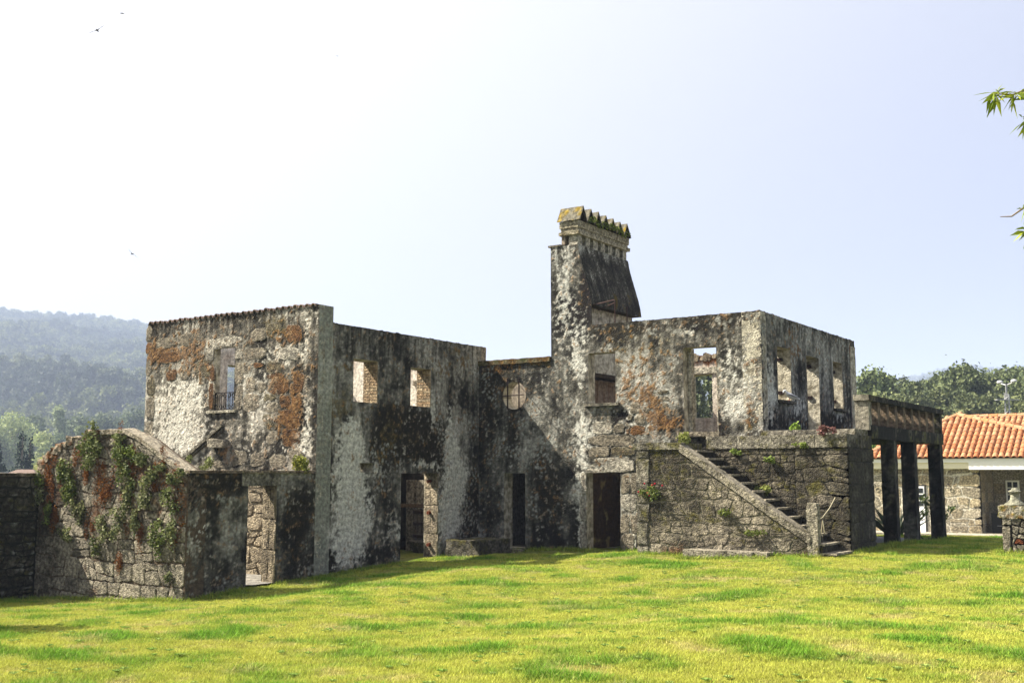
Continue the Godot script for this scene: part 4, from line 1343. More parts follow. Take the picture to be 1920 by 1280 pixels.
func staircase() -> void:
	var s := thing("stone_staircase", "mossy outside stone staircase climbing left to the landing before the upper doorway", "staircase", Vector3(-8.0, .68, -23.8))
	# parapet wall of rubble beside the steps
	var face := Node3D.new()
	face.name = "parapet"
	s.add_child(face)
	var o := Vector3(-12.43, 0, -23.8)
	var L := 4.42
	var poly := PackedVector2Array([Vector2(0, .2), Vector2(L, .2), Vector2(L, .92), Vector2(1.2, 3.05), Vector2(0, 3.05)])
	bed(face, o, Vector3.RIGHT, poly, .3, lin(.21, .185, .135))
	var nrm := Vector2(-2.13, -3.22).normalized()
	var cuts := [[Vector2(L, .92), nrm]]
	var cells := clip_to(coursed(.3, .3, L, 3.05, .16, .36, .26, .62), cuts)
	for c: PackedVector2Array in cells:
		put("stone", stone(c, o, Vector3.RIGHT, Vector3.UP, .014, .016, .2, func(p, r):
			var dark := smooth(-10.4, -11.6, p.x) * .55 * smooth(1.2, 1.8, p.y) + smooth(1.6, 2.8, p.y) * .2 + .04
			var col := mossy(p, r, dark, .05, -.15 + smooth(2.7, 3.1, p.y) * .35)
			var ru := smooth(.95, .6, p.y) * smooth(.05, .35, n3.get_noise_3d(p.x * 2.0, 3.0, p.z))
			return col.lerp(lin(.19, .085, .03), ru * .8), lin(.17, .15, .105)), M.stone, face)
	var y := .3
	while y < 3.0:
		var h := minf(rng.randf_range(.42, .7), 3.05 - y)
		put("quoin", stone(rect_poly(.0, y, .34 + rng.randf_range(-.05, .08), y + h, .01), o, Vector3.RIGHT, Vector3.UP, .02, .045, .06, func(p, r): return mossy(p, r, .12, .0, smooth(2.2, 2.9, p.y) * .4 - .1)), M.stone, face)
		y += h
	# landing slab, mossy
	for k: Array in [[-12.5, -11.95], [-11.93, -11.22]]:
		var mb := MB.new()
		block(mb, Vector3(k[0], 3.06, -24.95), Vector3(k[1], 3.22, -23.74), .07, func(p): return mossy(p, .6, .1, .0, .32), .016)
		put("landing_slab", mb.mesh(), M.stone, s)
	# sloping coping
	for i in 3:
		var mb := MB.new()
		var a := Vector3(-11.27, 3.2, 0).lerp(Vector3(-8.16, 1.12, 0), i / 3.0 + .002)
		var b := Vector3(-11.27, 3.2, 0).lerp(Vector3(-8.16, 1.12, 0), (i + 1) / 3.0 - .002)
		var dn := Vector3(0, -.19, 0)
		var colf := func(p): return mossy(p, .75, -.1, .03, -.28)
		sheet(mb, a + dn + Vector3(0, 0, -23.74), b - a, -dn, .06, colf, .012)
		sheet(mb, a + Vector3(0, 0, -23.74), b - a, Vector3(0, 0, -.38), .06, colf, .012)
		sheet(mb, b + dn + Vector3(0, 0, -24.12), a - b, -dn, .06, colf, .012)
		sheet(mb, b + dn + Vector3(0, 0, -23.74), Vector3(0, 0, -.38), -dn, .06, colf, .012)
		sheet(mb, a + dn + Vector3(0, 0, -24.12), Vector3(0, 0, .38), -dn, .06, colf, .012)
		put("coping", mb.mesh(), M.stone, s)
	# steps
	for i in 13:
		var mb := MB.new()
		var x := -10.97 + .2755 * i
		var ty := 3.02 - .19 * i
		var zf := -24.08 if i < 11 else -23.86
		block(mb, Vector3(x - .42, ty - .22, -25.02), Vector3(x, ty, zf), .09, func(p): return mossy(p, .2, .85, .03, -.25), .006)  # mossy riser, with its shade painted in as extra darkness
		block(mb, Vector3(x - .42, ty - .015, -25.01), Vector3(x + .035, ty + .03, zf), .07, func(p): return granite(p, 1.0, -.35, .04), .008)  # pale overhanging tread: sunlit nosing put into the granite colour
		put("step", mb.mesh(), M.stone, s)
	# newel post at the foot
	var post := MB.new()
	block(post, Vector3(-8.24, .5, -23.98), Vector3(-8.0, 1.78, -23.76), .05, func(p): return mossy(p, .8, -.05, .02, .0 if p.y < 1.2 else -.15), .012)
	block(post, Vector3(-8.22, 1.78, -23.96), Vector3(-8.02, 1.85, -23.78), .05, func(p): return mossy(p, .8, -.1, .02, -.1), .02)
	put("newel_post", post.mesh(), M.stone, s)
	# terrace: retaining wall of rubble, capped with long slabs
	var t := thing("stone_terrace", "dark rubble terrace wall behind the steps, capped with long granite slabs", "terrace", Vector3(-7.65, .7, -25.0))
	var tf := Node3D.new()
	tf.name = "retaining_wall"
	t.add_child(tf)
	o = Vector3(-11.4, 0, -25.0)
	L = 3.75
	bed(tf, o, Vector3.RIGHT, PackedVector2Array([Vector2(0, .3), Vector2(L, .3), Vector2(L, 3.1), Vector2(0, 3.1)]), .4, lin(.07, .062, .045))
	var dirty := func(p: Vector3, r: float) -> Color:
		return mossy(p, r * .8 + .1, .5, .05, -.08)
	cells = clip_to(coursed(.1, .4, 2.5, 3.1, .13, .26, .16, .4), [[Vector2(.43, 3.0), Vector2(2.28, 3.27).normalized()]])
	cells.append_array(coursed(2.5, .5, L, 3.08, .24, .5, .35, .8))
	for c: PackedVector2Array in cells:
		put("stone", stone(c, o, Vector3.RIGHT, Vector3.UP, .014, .016 if area_of(c) < .15 else .022, .18, dirty), M.stone, tf)
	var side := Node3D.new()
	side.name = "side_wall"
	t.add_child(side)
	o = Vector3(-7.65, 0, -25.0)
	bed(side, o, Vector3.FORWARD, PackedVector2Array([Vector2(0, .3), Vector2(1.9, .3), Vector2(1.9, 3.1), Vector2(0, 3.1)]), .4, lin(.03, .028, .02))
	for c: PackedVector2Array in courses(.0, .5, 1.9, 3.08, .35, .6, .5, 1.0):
		put("stone", stone(c, o, Vector3.FORWARD, Vector3.UP, .02, .03, .08, func(p, r): return mossy(p, r * .5, .72, .0, -.25)), M.stone, side)  # this side's shade is painted in by the high dark amount
	var x0 := -11.1
	for w: float in [.78, 1.1, .82, .75]:
		var mb := MB.new()
		block(mb, Vector3(x0, 3.09, -25.9), Vector3(x0 + w - .012, 3.39, -24.95), .07, func(p): return mossy(p, .5, .2, .0, -.14), .016)
		put("cap_slab", mb.mesh(), M.stone, t)
		x0 += w
	var mb2 := MB.new()
	block(mb2, Vector3(-8.6, 3.09, -26.8), Vector3(-7.62, 3.388, -25.91), .08, func(p): return mossy(p, .4, .35, .0, -.05), .014)
	put("cap_slab", mb2.mesh(), M.stone, t)
	mb2 = MB.new()
	block(mb2, Vector3(-9.99, 3.39, -26.64), Vector3(-7.66, 3.53, -25.62), .08, func(p): return mossy(p, .5, .1, .0, -.1), .012)
	put("upper_step", mb2.mesh(), M.stone, t)
	mb2 = MB.new()
	block(mb2, Vector3(-9.98, .4, -26.6), Vector3(-8.0, 3.08, -25.5), .5, func(_p): return lin(.05, .045, .035), .0)
	put("core", mb2.mesh(), M.wall, t)

func balcony() -> void:
	var b := thing("balcony", "blackened concrete balcony with a balustrade of square posts, standing on three tall columns", "balcony", Vector3(-7.65, .65, -30.0))
	var soot_shade := func(p: Vector3) -> Color:
		var a := n3.get_noise_3d(p.x * 2.0, p.y * .7, p.z * 2.0)
		var c := n3.get_noise_3d(p.x * 9.0, p.y * 5.0, p.z * 9.0)
		var col := lin(.018, .017, .013).lerp(lin(.15, .135, .105), smooth(.05, .65, a + .8 * c))
		return col.lerp(lin(.10, .1, .015), smooth(.3, .6, c + a - .25 + smooth(3.6, 3.3, p.y) * smooth(3.2, 3.4, p.y) * .5) * .8)
	var mb := MB.new()
	block(mb, Vector3(-10.0, 3.36, -34.2), Vector3(-7.66, 3.55, -26.82), .12, soot_shade, .012)
	put("floor_level_slab", mb.mesh(), M.wall, b)
	mb = MB.new()
	block(mb, Vector3(-7.88, 3.34, -34.25), Vector3(-7.62, 3.66, -26.83), .07, soot_shade, .014)
	put("edge_beam", mb.mesh(), M.wall, b)
	mb = MB.new()
	block(mb, Vector3(-7.9, 4.24, -34.3), Vector3(-7.6, 4.38, -26.66), .07, soot_shade, .012)
	put("handrail", mb.mesh(), M.wall, b)
	mb = MB.new()
	block(mb, Vector3(-7.97, 3.54, -26.94), Vector3(-7.64, 4.25, -26.7), .06, func(p): return granite(p, .4, -.02, .0), .01)
	put("end_pier", mb.mesh(), M.wall, b)
	mb = MB.new()
	block(mb, Vector3(-7.99, 4.25, -26.99), Vector3(-7.61, 4.39, -26.645), .06, func(p): return granite(p, .4, .05, .0), .012)
	put("pier_cap", mb.mesh(), M.wall, b)
	mb = MB.new()
	block(mb, Vector3(-7.89, 3.54, -34.27), Vector3(-7.65, 4.25, -34.05), .08, soot_shade, .01)
	put("end_pier", mb.mesh(), M.wall, b)
	for i in 8:
		mb = MB.new()
		var z := -27.55 - i * .8
		block(mb, Vector3(-7.86, 3.65, z - .22), Vector3(-7.66, 4.245, z), .07, func(p): return soot_shade.call(p).lerp(lin(.27, .2, .14), .6 + .5 * n3.get_noise_3d(p.x * 5.0, p.y * 2.0, p.z * 5.0)), .01)  # balusters lightened in colour to look lit against the darkened beams
		put("baluster", mb.mesh(), M.wall, b)
	for k: Array in [[-28.88, .28], [-30.84, .34], [-33.83, .36]]:
		mb = MB.new()
		block(mb, Vector3(-8.0, .3, k[0] - k[1]), Vector3(-7.65, 3.35, k[0]), .09, func(p): return soot_shade.call(p).lerp(lin(.16, .16, .14), smooth(.05, .4, n3.get_noise_3d(p.x * 1.5, p.y * .6 + k[0], p.z * 1.5)) * .8), .014)
		put("column", mb.mesh(), M.wall, b)

const GABLE := [[-24.06, 2.62], [-23.74, 2.95], [-23.13, 3.18], [-22.53, 3.37], [-21.74, 3.47], [-20.87, 3.48], [-20.3, 3.29], [-19.65, 2.95], [-18.7, 2.5]]

func outbuilding() -> void:
	var w := thing("ruined_outbuilding", "low overgrown gable and doorway of a roofless lean-to in front of the left wing", "ruin", Vector3(-18.7, 0, -15.47))
	# overgrown gable facing the viewer
	var g := Node3D.new()
	g.name = "gable_wall"
	w.add_child(g)
	var poly := PackedVector2Array([Vector2(-24.06, -.7), Vector2(-18.7, -.7)])
	for i in GABLE.size():
		poly.append(Vector2(GABLE[GABLE.size() - 1 - i][0], GABLE[GABLE.size() - 1 - i][1] - .05))
	var o := Vector3(0, 0, -15.47)
	bed(g, o, Vector3.RIGHT, poly, .5, lin(.12, .09, .06))
	var cuts := []
	for i in GABLE.size() - 1:
		var a := Vector2(GABLE[i][0], GABLE[i][1] - .03)
		var d := (Vector2(GABLE[i + 1][0], GABLE[i + 1][1]) - Vector2(GABLE[i][0], GABLE[i][1])).normalized()
		cuts.append([a, Vector2(d.y, -d.x)])
	var cells := clip_to(coursed(-24.05, -.6, -18.72, 1.05, .26, .46, .3, .75), cuts)
	cells.append_array(clip_to(coursed(-24.05, 1.05, -18.72, 3.55, .2, .4, .24, .6), cuts))
	for c: PackedVector2Array in cells:
		put("stone", stone(c, o, Vector3.RIGHT, Vector3.UP, .02, .022, .15, func(p, r):
			var up := smooth(.9, 1.9, p.y)
			var b := n3.get_noise_3d(p.x * 1.6, p.y * 1.3, p.z)
			var f := n3.get_noise_3d(p.x * 6.0, p.y * 6.0, p.z * 6.0)
			var left := smooth(-22.4, -23.6, p.x) * .35
			var col := granite(p, r, -.16 + .28 * up + left, .03)
			col = col.lerp(lin(.22, .075, .014).lerp(lin(.06, .026, .01), smooth(-.2, .3, f)), smooth(.02, .32, b + .4 * f + .2 * (r - .5) + up * .28 - .38) * .8)
			return col), M.stone, g)
	# cushions of rust-red moss hanging over the stones
	var ms := MB.new()
	for k: Array in [[-21.88, 2.7, .3], [-21.65, 2.34, .3], [-22.16, 2.46, .22], [-23.51, 2.71, .25], [-23.55, 1.96, .25], [-23.3, 1.5, .22], [-23.08, 2.59, .2], [-21.62, 1.9, .28], [-21.34, 1.99, .2], [-20.54, 2.7, .3], [-19.45, 2.6, .3], [-19.64, 2.72, .25], [-20.46, 1.42, .18], [-20.17, 1.2, .15], [-21.97, 1.32, .2], [-20.87, .6, .12], [-19.1, 2.3, .25], [-19.0, 1.3, .2], [-22.6, 2.9, .3], [-21.2, 2.9, .35], [-20.9, 2.5, .3], [-23.6, 2.4, .2]]:
		for i in 5:
			var q := Vector3(k[0] + rng.randfn() * k[2] * .45, k[1] + rng.randfn() * k[2] * .75, -15.43)
			var r := rng.randf_range(.06, .17)
			foliage(ms, [[q, Vector3(r * .8, r * 1.7, .03), 1.0]], 110, .026, lin(.12, .036, .008), lin(.24, .1, .022), .75)
	var mo := put("moss", ms.mesh(), M.leaf, g)
	mo.set_meta("label", "rust red moss hanging in cushions on the upper gable")
	mo.set_meta("kind", "stuff")
	# rounded mortar coping, pale with brown mottling
	for i in range(4, GABLE.size() - 1):
		var a := Vector3(GABLE[i][0], GABLE[i][1], -15.42)
		var b := Vector3(GABLE[i + 1][0], GABLE[i + 1][1], -15.42)
		var mb := MB.new()
		var colf := func(p): return lin(.46, .40, .31).lerp(lin(.17, .12, .06), smooth(-.1 if p.x < -21.9 else .25, .5 if p.x < -21.9 else .7, n3.get_noise_3d(p.x * 3.0, p.y * 3.0, p.z * 3.0) + (.3 if p.x < -21.9 else 0.0)))
		var dn := Vector3(0, -.1, 0)
		sheet(mb, a + dn, b - a, -dn, .06, colf, .02)
		sheet(mb, a, b - a, Vector3(0, .03, -.3), .06, colf, .02)
		sheet(mb, a + Vector3(0, .03, -.3), b - a, Vector3(0, -.13, -.3), .06, colf, .02)
		put("coping", mb.mesh(), M.stone, g)
	for i in 24:   # loose, mossy stones along the broken left shoulder
		var e := rng.randf_range(.0, 4.2)
		var x := lerpf(GABLE[int(e)][0], GABLE[int(e) + 1][0], fposmod(e, 1.0))
		var y := lerpf(GABLE[int(e)][1], GABLE[int(e) + 1][1], fposmod(e, 1.0)) + rng.randf_range(-.1, .03)
		var sz := rng.randf_range(.07, .15)
		var mb := MB.new()
		block(mb, Vector3(x - sz, y - sz * .7, -15.9 + rng.randf() * .25), Vector3(x + sz, y + sz * .5, -15.46 + rng.randf() * .06), .05, func(p): return granite(p, .5, .05, .1).lerp(lin(.2, .08, .02), smooth(.0, .3, n3.get_noise_3d(p.x * 4.0, p.y * 4.0, p.z * 4.0))), .06)
		put("loose_stone", mb.mesh(), M.stone, g)
	# side wall with the gateway, in shade
	var f2 := packed(STAINS_SIDE)
	var mb2 := wall(Vector3(-18.7, 0, -15.49), Vector3.FORWARD, 3.775, -.6, 2.5, [Rect2(1.66, -.61, .87, 2.82)], func(u, v):
		return plaster(f2, u + .02, v, 11.0, .36, .02, .4), .027, .45, func(p): return granite(p, .6, -.1, .08), rev_granite)
	var side := put("side_wall", mb2.mesh(), M.wall, w)
	var lt := MB.new()
	block(lt, Vector3(-19.1, 2.215, -18.12), Vector3(-18.68, 2.505, -16.95), .05, func(p): return granite(p, .55, .12 + smooth(2.35, 2.5, p.y) * .1, .0), .01)
	put("lintel", lt.mesh(), M.stone, side)
	lt = MB.new()
	block(lt, Vector3(-19.2, 2.502, -19.2), Vector3(-18.64, 2.56, -15.45), .08, func(p): return lin(.3, .2, .14).lerp(granite(p, .5, .1, .05), .6), .01)
	put("coping", lt.mesh(), M.stone, side)
	for i in 2:
		for j in 3:
			var y: float = [-.05, .75, 1.45][j]
			var y1: float = [.75, 1.45, 2.21][j]
			put("jamb_stone", stone(rect_poly(-19.13 + i * .21, y, -18.92 + i * .21, y1, .006), Vector3(0, 0, -18.02), Vector3.RIGHT, Vector3.UP, .01, .02 + i * .02, .06, func(p, r): return mossy(p, r + .3, -.25, .1, smooth(.7, .2, p.y) * .4 - .2)), M.stone, side)
	# the shed's rear inner wall against the wing, pale rubble seen through the gate
	var inn := Node3D.new()
	inn.name = "inner_wall"
	w.add_child(inn)
	bed(inn, Vector3(-24.9, 0, -19.2), Vector3.RIGHT, PackedVector2Array([Vector2(.3, -.3), Vector2(5.7, -.3), Vector2(5.7, 2.3), Vector2(.3, 2.3)]), .06, lin(.36, .31, .22))
	for c: PackedVector2Array in coursed(2.5, .0, 5.65, 2.3, .2, .45, .3, .7):
		put("stone", stone(c, Vector3(-24.9, 0, -19.19), Vector3.RIGHT, Vector3.UP, .04, .03, .2, func(p, r): return granite(p, r + .25, -.3, .1)), M.stone, inn)
	# garden wall running on to the left
	var gw := thing("garden_wall", "black mossy garden wall running out of view on the left", "wall", Vector3(-24.03, -.4, -13.5))
	var gf := Node3D.new()
	gf.name = "face"
	gw.add_child(gf)
	o = Vector3(-24.03, 0, -10.4)
	bed(gf, o, Vector3.FORWARD, PackedVector2Array([Vector2(0, -.8), Vector2(5.3, -.8), Vector2(5.3, 2.44), Vector2(0, 2.44)]), .45, lin(.03, .028, .02))
	for c: PackedVector2Array in coursed(2.6, -.6, 5.03, 2.42, .18, .36, .25, .6):
		put("stone", stone(c, o, Vector3.FORWARD, Vector3.UP, .03, .03, .2, func(p, r): return mossy(p, r * .6, .62, .0, -.1).lerp(lin(.4, .4, .36), smooth(-.72, -.85, ncell.get_noise_3d(p.x * .5, p.y * .5, p.z * .5)) * .8)), M.stone, gf)
	var cp := MB.new()
	block(cp, Vector3(-24.5, 2.42, -15.45), Vector3(-23.99, 2.5, -10.4), .08, func(p): return mossy(p, .3, .2, .1, .05), .02)
	put("coping", cp.mesh(), M.stone, gw)

# ---------------------------------------------------------------- the inhabited house on the right
func new_house() -> void:
	var h := thing("granite_house", "single storey granite house with an orange barrel tiled roof behind the balcony", "house", Vector3(-13.0, -.2, -52.0))
	var f := Node3D.new()
	f.name = "front_wall"
	h.add_child(f)
	var o := Vector3(0, 0, -52.0)
	bed(f, o, Vector3.RIGHT, PackedVector2Array([Vector2(-18.5, -.5), Vector2(-10.1, -.5), Vector2(-10.1, 2.9), Vector2(-18.5, 2.9)]), .4, lin(.78, .72, .6))
	var pale := func(p: Vector3, r: float) -> Color:
		var c := n3.get_noise_3d(p.x * 4.0, p.y * 4.0, p.z * 4.0)
		var k := .85 + .5 * (r - .5) + .35 * c
		return lin(.66, .54, .35).lerp(lin(.6, .54, .43), fposmod(r * 7.0, 1.0)) * k
	var door := Rect2(-13.45, -.3, .96, 2.2)
	for c: PackedVector2Array in coursed(-17.2, -.22, -10.12, 2.68, .26, .6, .4, 1.1):
		var m := Vector2.ZERO
		for q in c: m += q
		m /= c.size()
		if door.grow(.12).has_point(m):
			continue
		var q := c
		if m.y < 2.0:
			q = clip(q, Vector2(door.position.x - .12, 0), Vector2.LEFT) if m.x < door.position.x else (clip(q, Vector2(door.end.x + .12, 0), Vector2.RIGHT) if m.x > door.end.x else clip(q, Vector2(0, 2.0), Vector2.DOWN))
		if q.size() > 2 and area_of(q) > .01:
			put("stone", stone(q, o, Vector3.RIGHT, Vector3.UP, .03, .02, .18, pale, Color(.78, .72, .6, .75)), M.stone, f)
	var r := Node3D.new()
	r.name = "porch_wall"
	h.add_child(r)
	o = Vector3(-10.1, 0, -52.0)
	bed(r, o, Vector3.FORWARD, PackedVector2Array([Vector2(0, -.5), Vector2(2.7, -.5), Vector2(2.7, 2.9), Vector2(0, 2.9)]), .3, lin(.3, .27, .22))
	for c: PackedVector2Array in courses(.02, -.22, 2.66, 2.68, .42, .5, .5, .9):
		put("stone", stone(c, o, Vector3.FORWARD, Vector3.UP, .025, .02, .05, pale), M.stone, r)
	o = Vector3(-10.1, 0, -54.7)
	bed(r, o, Vector3.RIGHT, PackedVector2Array([Vector2(0, -.5), Vector2(8.0, -.5), Vector2(8.0, 2.9), Vector2(0, 2.9)]), .3, lin(.3, .27, .22))
	for c: PackedVector2Array in courses(.02, -.22, 3.6, 2.68, .42, .5, .5, .9):
		var mid := (c[0] + c[2]) * .5
		if Rect2(.56, .9, .6, 1.3).grow(.1).has_point(mid):
			continue
		put("stone", stone(c, o, Vector3.RIGHT, Vector3.UP, .025, .02, .05, pale), M.stone, r)
	# eaves: white gutter board over a cream soffit band
	var mb := MB.new()
	mb.box(Transform3D(Basis(), Vector3(-11.3, 3.06, -51.72)), Vector3(14.0, .17, .09), lin(.80, .79, .76))
	put("fascia", mb.mesh(), M.paint, h)
	mb = MB.new()
	mb.box(Transform3D(Basis(), Vector3(-11.3, 2.84, -51.9)), Vector3(14.0, .28, .3), lin(.72, .66, .50))
	mb.box(Transform3D(Basis(), Vector3(-7.2, 2.79, -53.2)), Vector3(5.8, .2, 2.4), lin(.74, .7, .6))
	put("soffit", mb.mesh(), M.paint, h)
	mb = MB.new()
	mb.box(Transform3D(Basis(), Vector3(-7.4, 2.83, -51.74)), Vector3(6.2, .34, .14), lin(.80, .78, .74))
	put("porch_beam", mb.mesh(), M.paint, h)
	# white two leaved door with panes in the right leaf
	for i in 2:
		mb = MB.new()
		var x := -13.2 + i * .47
		mb.box(Transform3D(Basis(), Vector3(x, .86, -51.97)), Vector3(.44, 2.1, .06), lin(.80, .80, .82))
		var leaf := put("door_leaf", mb.mesh(), M.paint, h)
		if i == 1:
			for k in 3:
				mb = MB.new()
				mb.box(Transform3D(Basis(), Vector3(x + .02, 1.72 - k * .29, -51.935)), Vector3(.3, .22, .02), lin(.02, .025, .03))
				put("pane", mb.mesh(), M.paint, leaf)
		else:
			mb = MB.new()
			mb.box(Transform3D(Basis(), Vector3(x + .14, .8, -51.92)), Vector3(.04, .16, .05), lin(.03, .03, .03))
			put("handle", mb.mesh(), M.metal, leaf)
	mb = MB.new()
	for x: float in [-13.46, -12.46]:
		mb.box(Transform3D(Basis(), Vector3(x, .87, -51.98)), Vector3(.05, 2.16, .05), lin(.03, .03, .03))
	mb.box(Transform3D(Basis(), Vector3(-12.96, 1.96, -51.98)), Vector3(1.05, .05, .05), lin(.03, .03, .03))
	put("door_frame", mb.mesh(), M.paint, h)
	# porch window
	mb = MB.new()
	mb.box(Transform3D(Basis(), Vector3(-9.25, 1.53, -54.66)), Vector3(.58, 1.3, .06), lin(.80, .80, .80))
	var win := put("window", mb.mesh(), M.paint, h)
	for i in 2:
		for k in 4:
			mb = MB.new()
			mb.box(Transform3D(Basis(), Vector3(-9.37 + i * .24, 1.98 - k * .3, -54.62)), Vector3(.18, .24, .02), lin(.02, .025, .035))
			put("pane", mb.mesh(), M.paint, win)
	for q: Vector3 in [Vector3(-14.74, 2.0, -51.9), Vector3(-11.46, 2.0, -51.9)]:
		mb = MB.new()
		var ring := []
		for k in 13:
			ring.append(q + Vector3(cos(k * TAU / 12.0) * .085, sin(k * TAU / 12.0) * .085 - .09, 0))
		mb.tube(ring, .014, .014, 5, lin(.03, .025, .02))
		mb.tube([q + Vector3(0, 0, -.1), q + Vector3(0, 0, .03)], .02, .02, 6, lin(.03, .025, .02))
		put("tether_ring", mb.mesh(), M.metal, h)
	# roof: hipped front part and a gabled part behind it, every barrel tile laid
	var A := Vector3(-15.3, 3.16, -51.62)
	var B := Vector3(-3.6, 3.16, -51.62)
	var C := Vector3(-11.54, 5.16, -55.0)
	var roof := Node3D.new()
	roof.name = "roof"
	h.add_child(roof)
	mb = MB.new()
	var under := lin(.30, .13, .07)
	mb.flat(A, B, C, under, Vector3.UP)
	mb.flat(A, C, Vector3(-15.3, 3.16, -60.0), under, Vector3.UP)
	mb.flat(B, Vector3(-3.6, 3.16, -58.6), C, under, Vector3.UP)
	var R0 := Vector3(-11.6, 5.2, -58.0)
	var R1 := Vector3(3.0, 5.2, -58.0)
	mb.quad(R0, R1, Vector3(3.0, 3.2, -54.4), Vector3(-11.6, 3.2, -54.4), under, Vector3.UP)
	mb.quad(R0, R1, Vector3(3.0, 3.2, -61.6), Vector3(-15.3, 3.2, -61.6), under, Vector3.UP)
	put("deck", mb.mesh(), M.tile, roof)
	var protos := []
	for k in 9:
		var t := MB.new()
		barrel(t, Vector3.ZERO, Vector3(0, 0, -1), Vector3.UP, .125, .1, .46, lin(.62, .225, .085).lerp(lin(.54, .28, .15), rng.randf()) * rng.randf_range(.68, 1.12))
		var m := t.mesh()
		m.surface_set_material(0, M.tile)
		protos.append(m)
	var up := (C - Vector3(C.x, A.y, A.z)).normalized()
	var tilt := Basis(Vector3.RIGHT, atan2(C.y - A.y, A.z - C.z))
	var laid := 0
	var rest := []
	var i := 0
	while A.x + .14 + i * .262 < B.x:
		var x := A.x + .14 + i * .262
		var j := 0
		while true:
			var q := Vector3(x, A.y, A.z) + up * (j * .385 - .06)
			var e := (C.y - q.y) / (C.y - A.y)
			if j * .385 > 4.2 or q.x < lerpf(C.x, A.x, e) - .03 or q.x > lerpf(C.x, B.x, e) + .03:
				break
			var at := Transform3D(tilt * Basis(Vector3.UP, rng.randf_range(-.02, .02)), q + tilt * Vector3(0, .02, 0))
			if laid < 250 and x < -5.5:
				var o2 := MeshInstance3D.new()
				o2.mesh = protos[rng.randi() % 9]
				o2.name = "roof_tile" if laid == 0 else "roof_tile_%03d" % laid
				o2.transform = at
				o2.position -= h.position
				roof.add_child(o2)
				laid += 1
			else:
				rest.append(at)
			j += 1
		i += 1
	var up2 := (R0 - Vector3(R0.x, 3.2, -54.4)).normalized()
	var tilt2 := Basis(Vector3.RIGHT, atan2(2.0, 3.6))
	for k in 44:
		for j in 11:
			rest.append(Transform3D(tilt2, Vector3(-11.4 + k * .262, 3.2, -54.4) + up2 * (j * .385) + tilt2 * Vector3(0, .02, 0)))
	var mm := MultiMesh.new()
	mm.transform_format = MultiMesh.TRANSFORM_3D
	mm.mesh = protos[0]
	mm.instance_count = rest.size()
	for k in rest.size():
		mm.set_instance_transform(k, rest[k])
	var mo := MultiMeshInstance3D.new()
	mo.name = "more_tiles"
	mo.multimesh = mm
	mo.position = -h.position
	mo.set_meta("kind", "stuff")
	roof.add_child(mo)
	for e: Array in [[A, C], [B, C], [R1, R0]]:
		var a: Vector3 = e[0]
		var b: Vector3 = e[1]
		var n := int(a.distance_to(b) / .42)
		for k in n:
			var t := MB.new()
			barrel(t, a.lerp(b, k / float(n)) + Vector3(0, .06, 0), (b - a).normalized(), Vector3.UP, .15, .13, .46, lin(.62, .25, .1).lerp(lin(.6, .33, .19), rng.randf()))
			put("ridge_tile", t.mesh(), M.tile, roof)
	mb = MB.new()
	mb.box(Transform3D(Basis(), Vector3(-9.3, 4.82, -56.9)), Vector3(.26, .16, .26), lin(.5, .2, .09))
	put("roof_vent", mb.mesh(), M.tile, roof)
	# flagged path before the house
	mb = MB.new()
	sheet(mb, Vector3(-18.0, -.13, -50.35), Vector3(16.0, 0, 0), Vector3(0, 0, -1.6), .3, func(p): return lin(.5, .45, .38) * (1.0 + .3 * n3.get_noise_3d(p.x * 3.0, 0, p.z * 3.0)), .004)
	sheet(mb, Vector3(-18.0, -.6, -50.35), Vector3(16.0, 0, 0), Vector3(0, .47, 0), .3, func(_p): return lin(.4, .36, .3), .004)
	sheet(mb, Vector3(-10.1, -.126, -51.95), Vector3(8.1, 0, 0), Vector3(0, 0, -2.8), .3, func(_p): return lin(.33, .28, .22), .0)
	structure("path", mb.mesh(), M.earth)
	# a second roof farther back, its ridge showing over the balustrade
	var h2 := thing("tiled_outhouse", "small cream outhouse whose orange tiled roof shows over the balustrade", "house", Vector3(-20.2, -.3, -57.0))
	mb = MB.new()
	mb.box(Transform3D(Basis(), Vector3(-20.2, 2.6, -57.0)), Vector3(6.4, 6.0, 4.0), lin(.72, .66, .52))
	put("wall", mb.mesh(), M.paint, h2)
	mb = MB.new()
	var e0 := Vector3(-23.7, 5.35, -54.6)
	var e1 := Vector3(-16.7, 5.35, -54.6)
	var t0 := Vector3(-20.6, 6.35, -57.0)
	var t1 := Vector3(-18.0, 6.35, -57.0)
	mb.quad(e0, e1, t1, t0, under, Vector3.UP)
	mb.flat(e1, Vector3(-16.7, 5.35, -59.4), t1, under, Vector3.UP)
	mb.quad(Vector3(-23.7, 5.35, -59.4), Vector3(-16.7, 5.35, -59.4), t1, t0, under, Vector3.UP)
	mb.flat(e0, t0, Vector3(-23.7, 5.35, -59.4), under, Vector3.UP)
	var rf := put("roof", mb.mesh(), M.tile, h2)
	var u3 := (t0 - Vector3(t0.x, 5.35, -54.6)).normalized()
	var tb := Basis(Vector3.RIGHT, atan2(1.0, 2.4))
	for k in 27:
		for j in 7:
			var q := Vector3(-23.6 + k * .262, 5.35, -54.6) + u3 * j * .385
			var s := j * .385 / 2.6
			if q.x > lerpf(e1.x, t1.x, s) or q.x < lerpf(e0.x, t0.x, s):
				continue
			var o3 := MeshInstance3D.new()
			o3.mesh = protos[rng.randi() % 9]
			o3.name = "roof_tile" if not rf.has_node("roof_tile") else "roof_tile_%03d" % (k * 7 + j)
			o3.transform = Transform3D(tb, q)
			rf.add_child(o3)
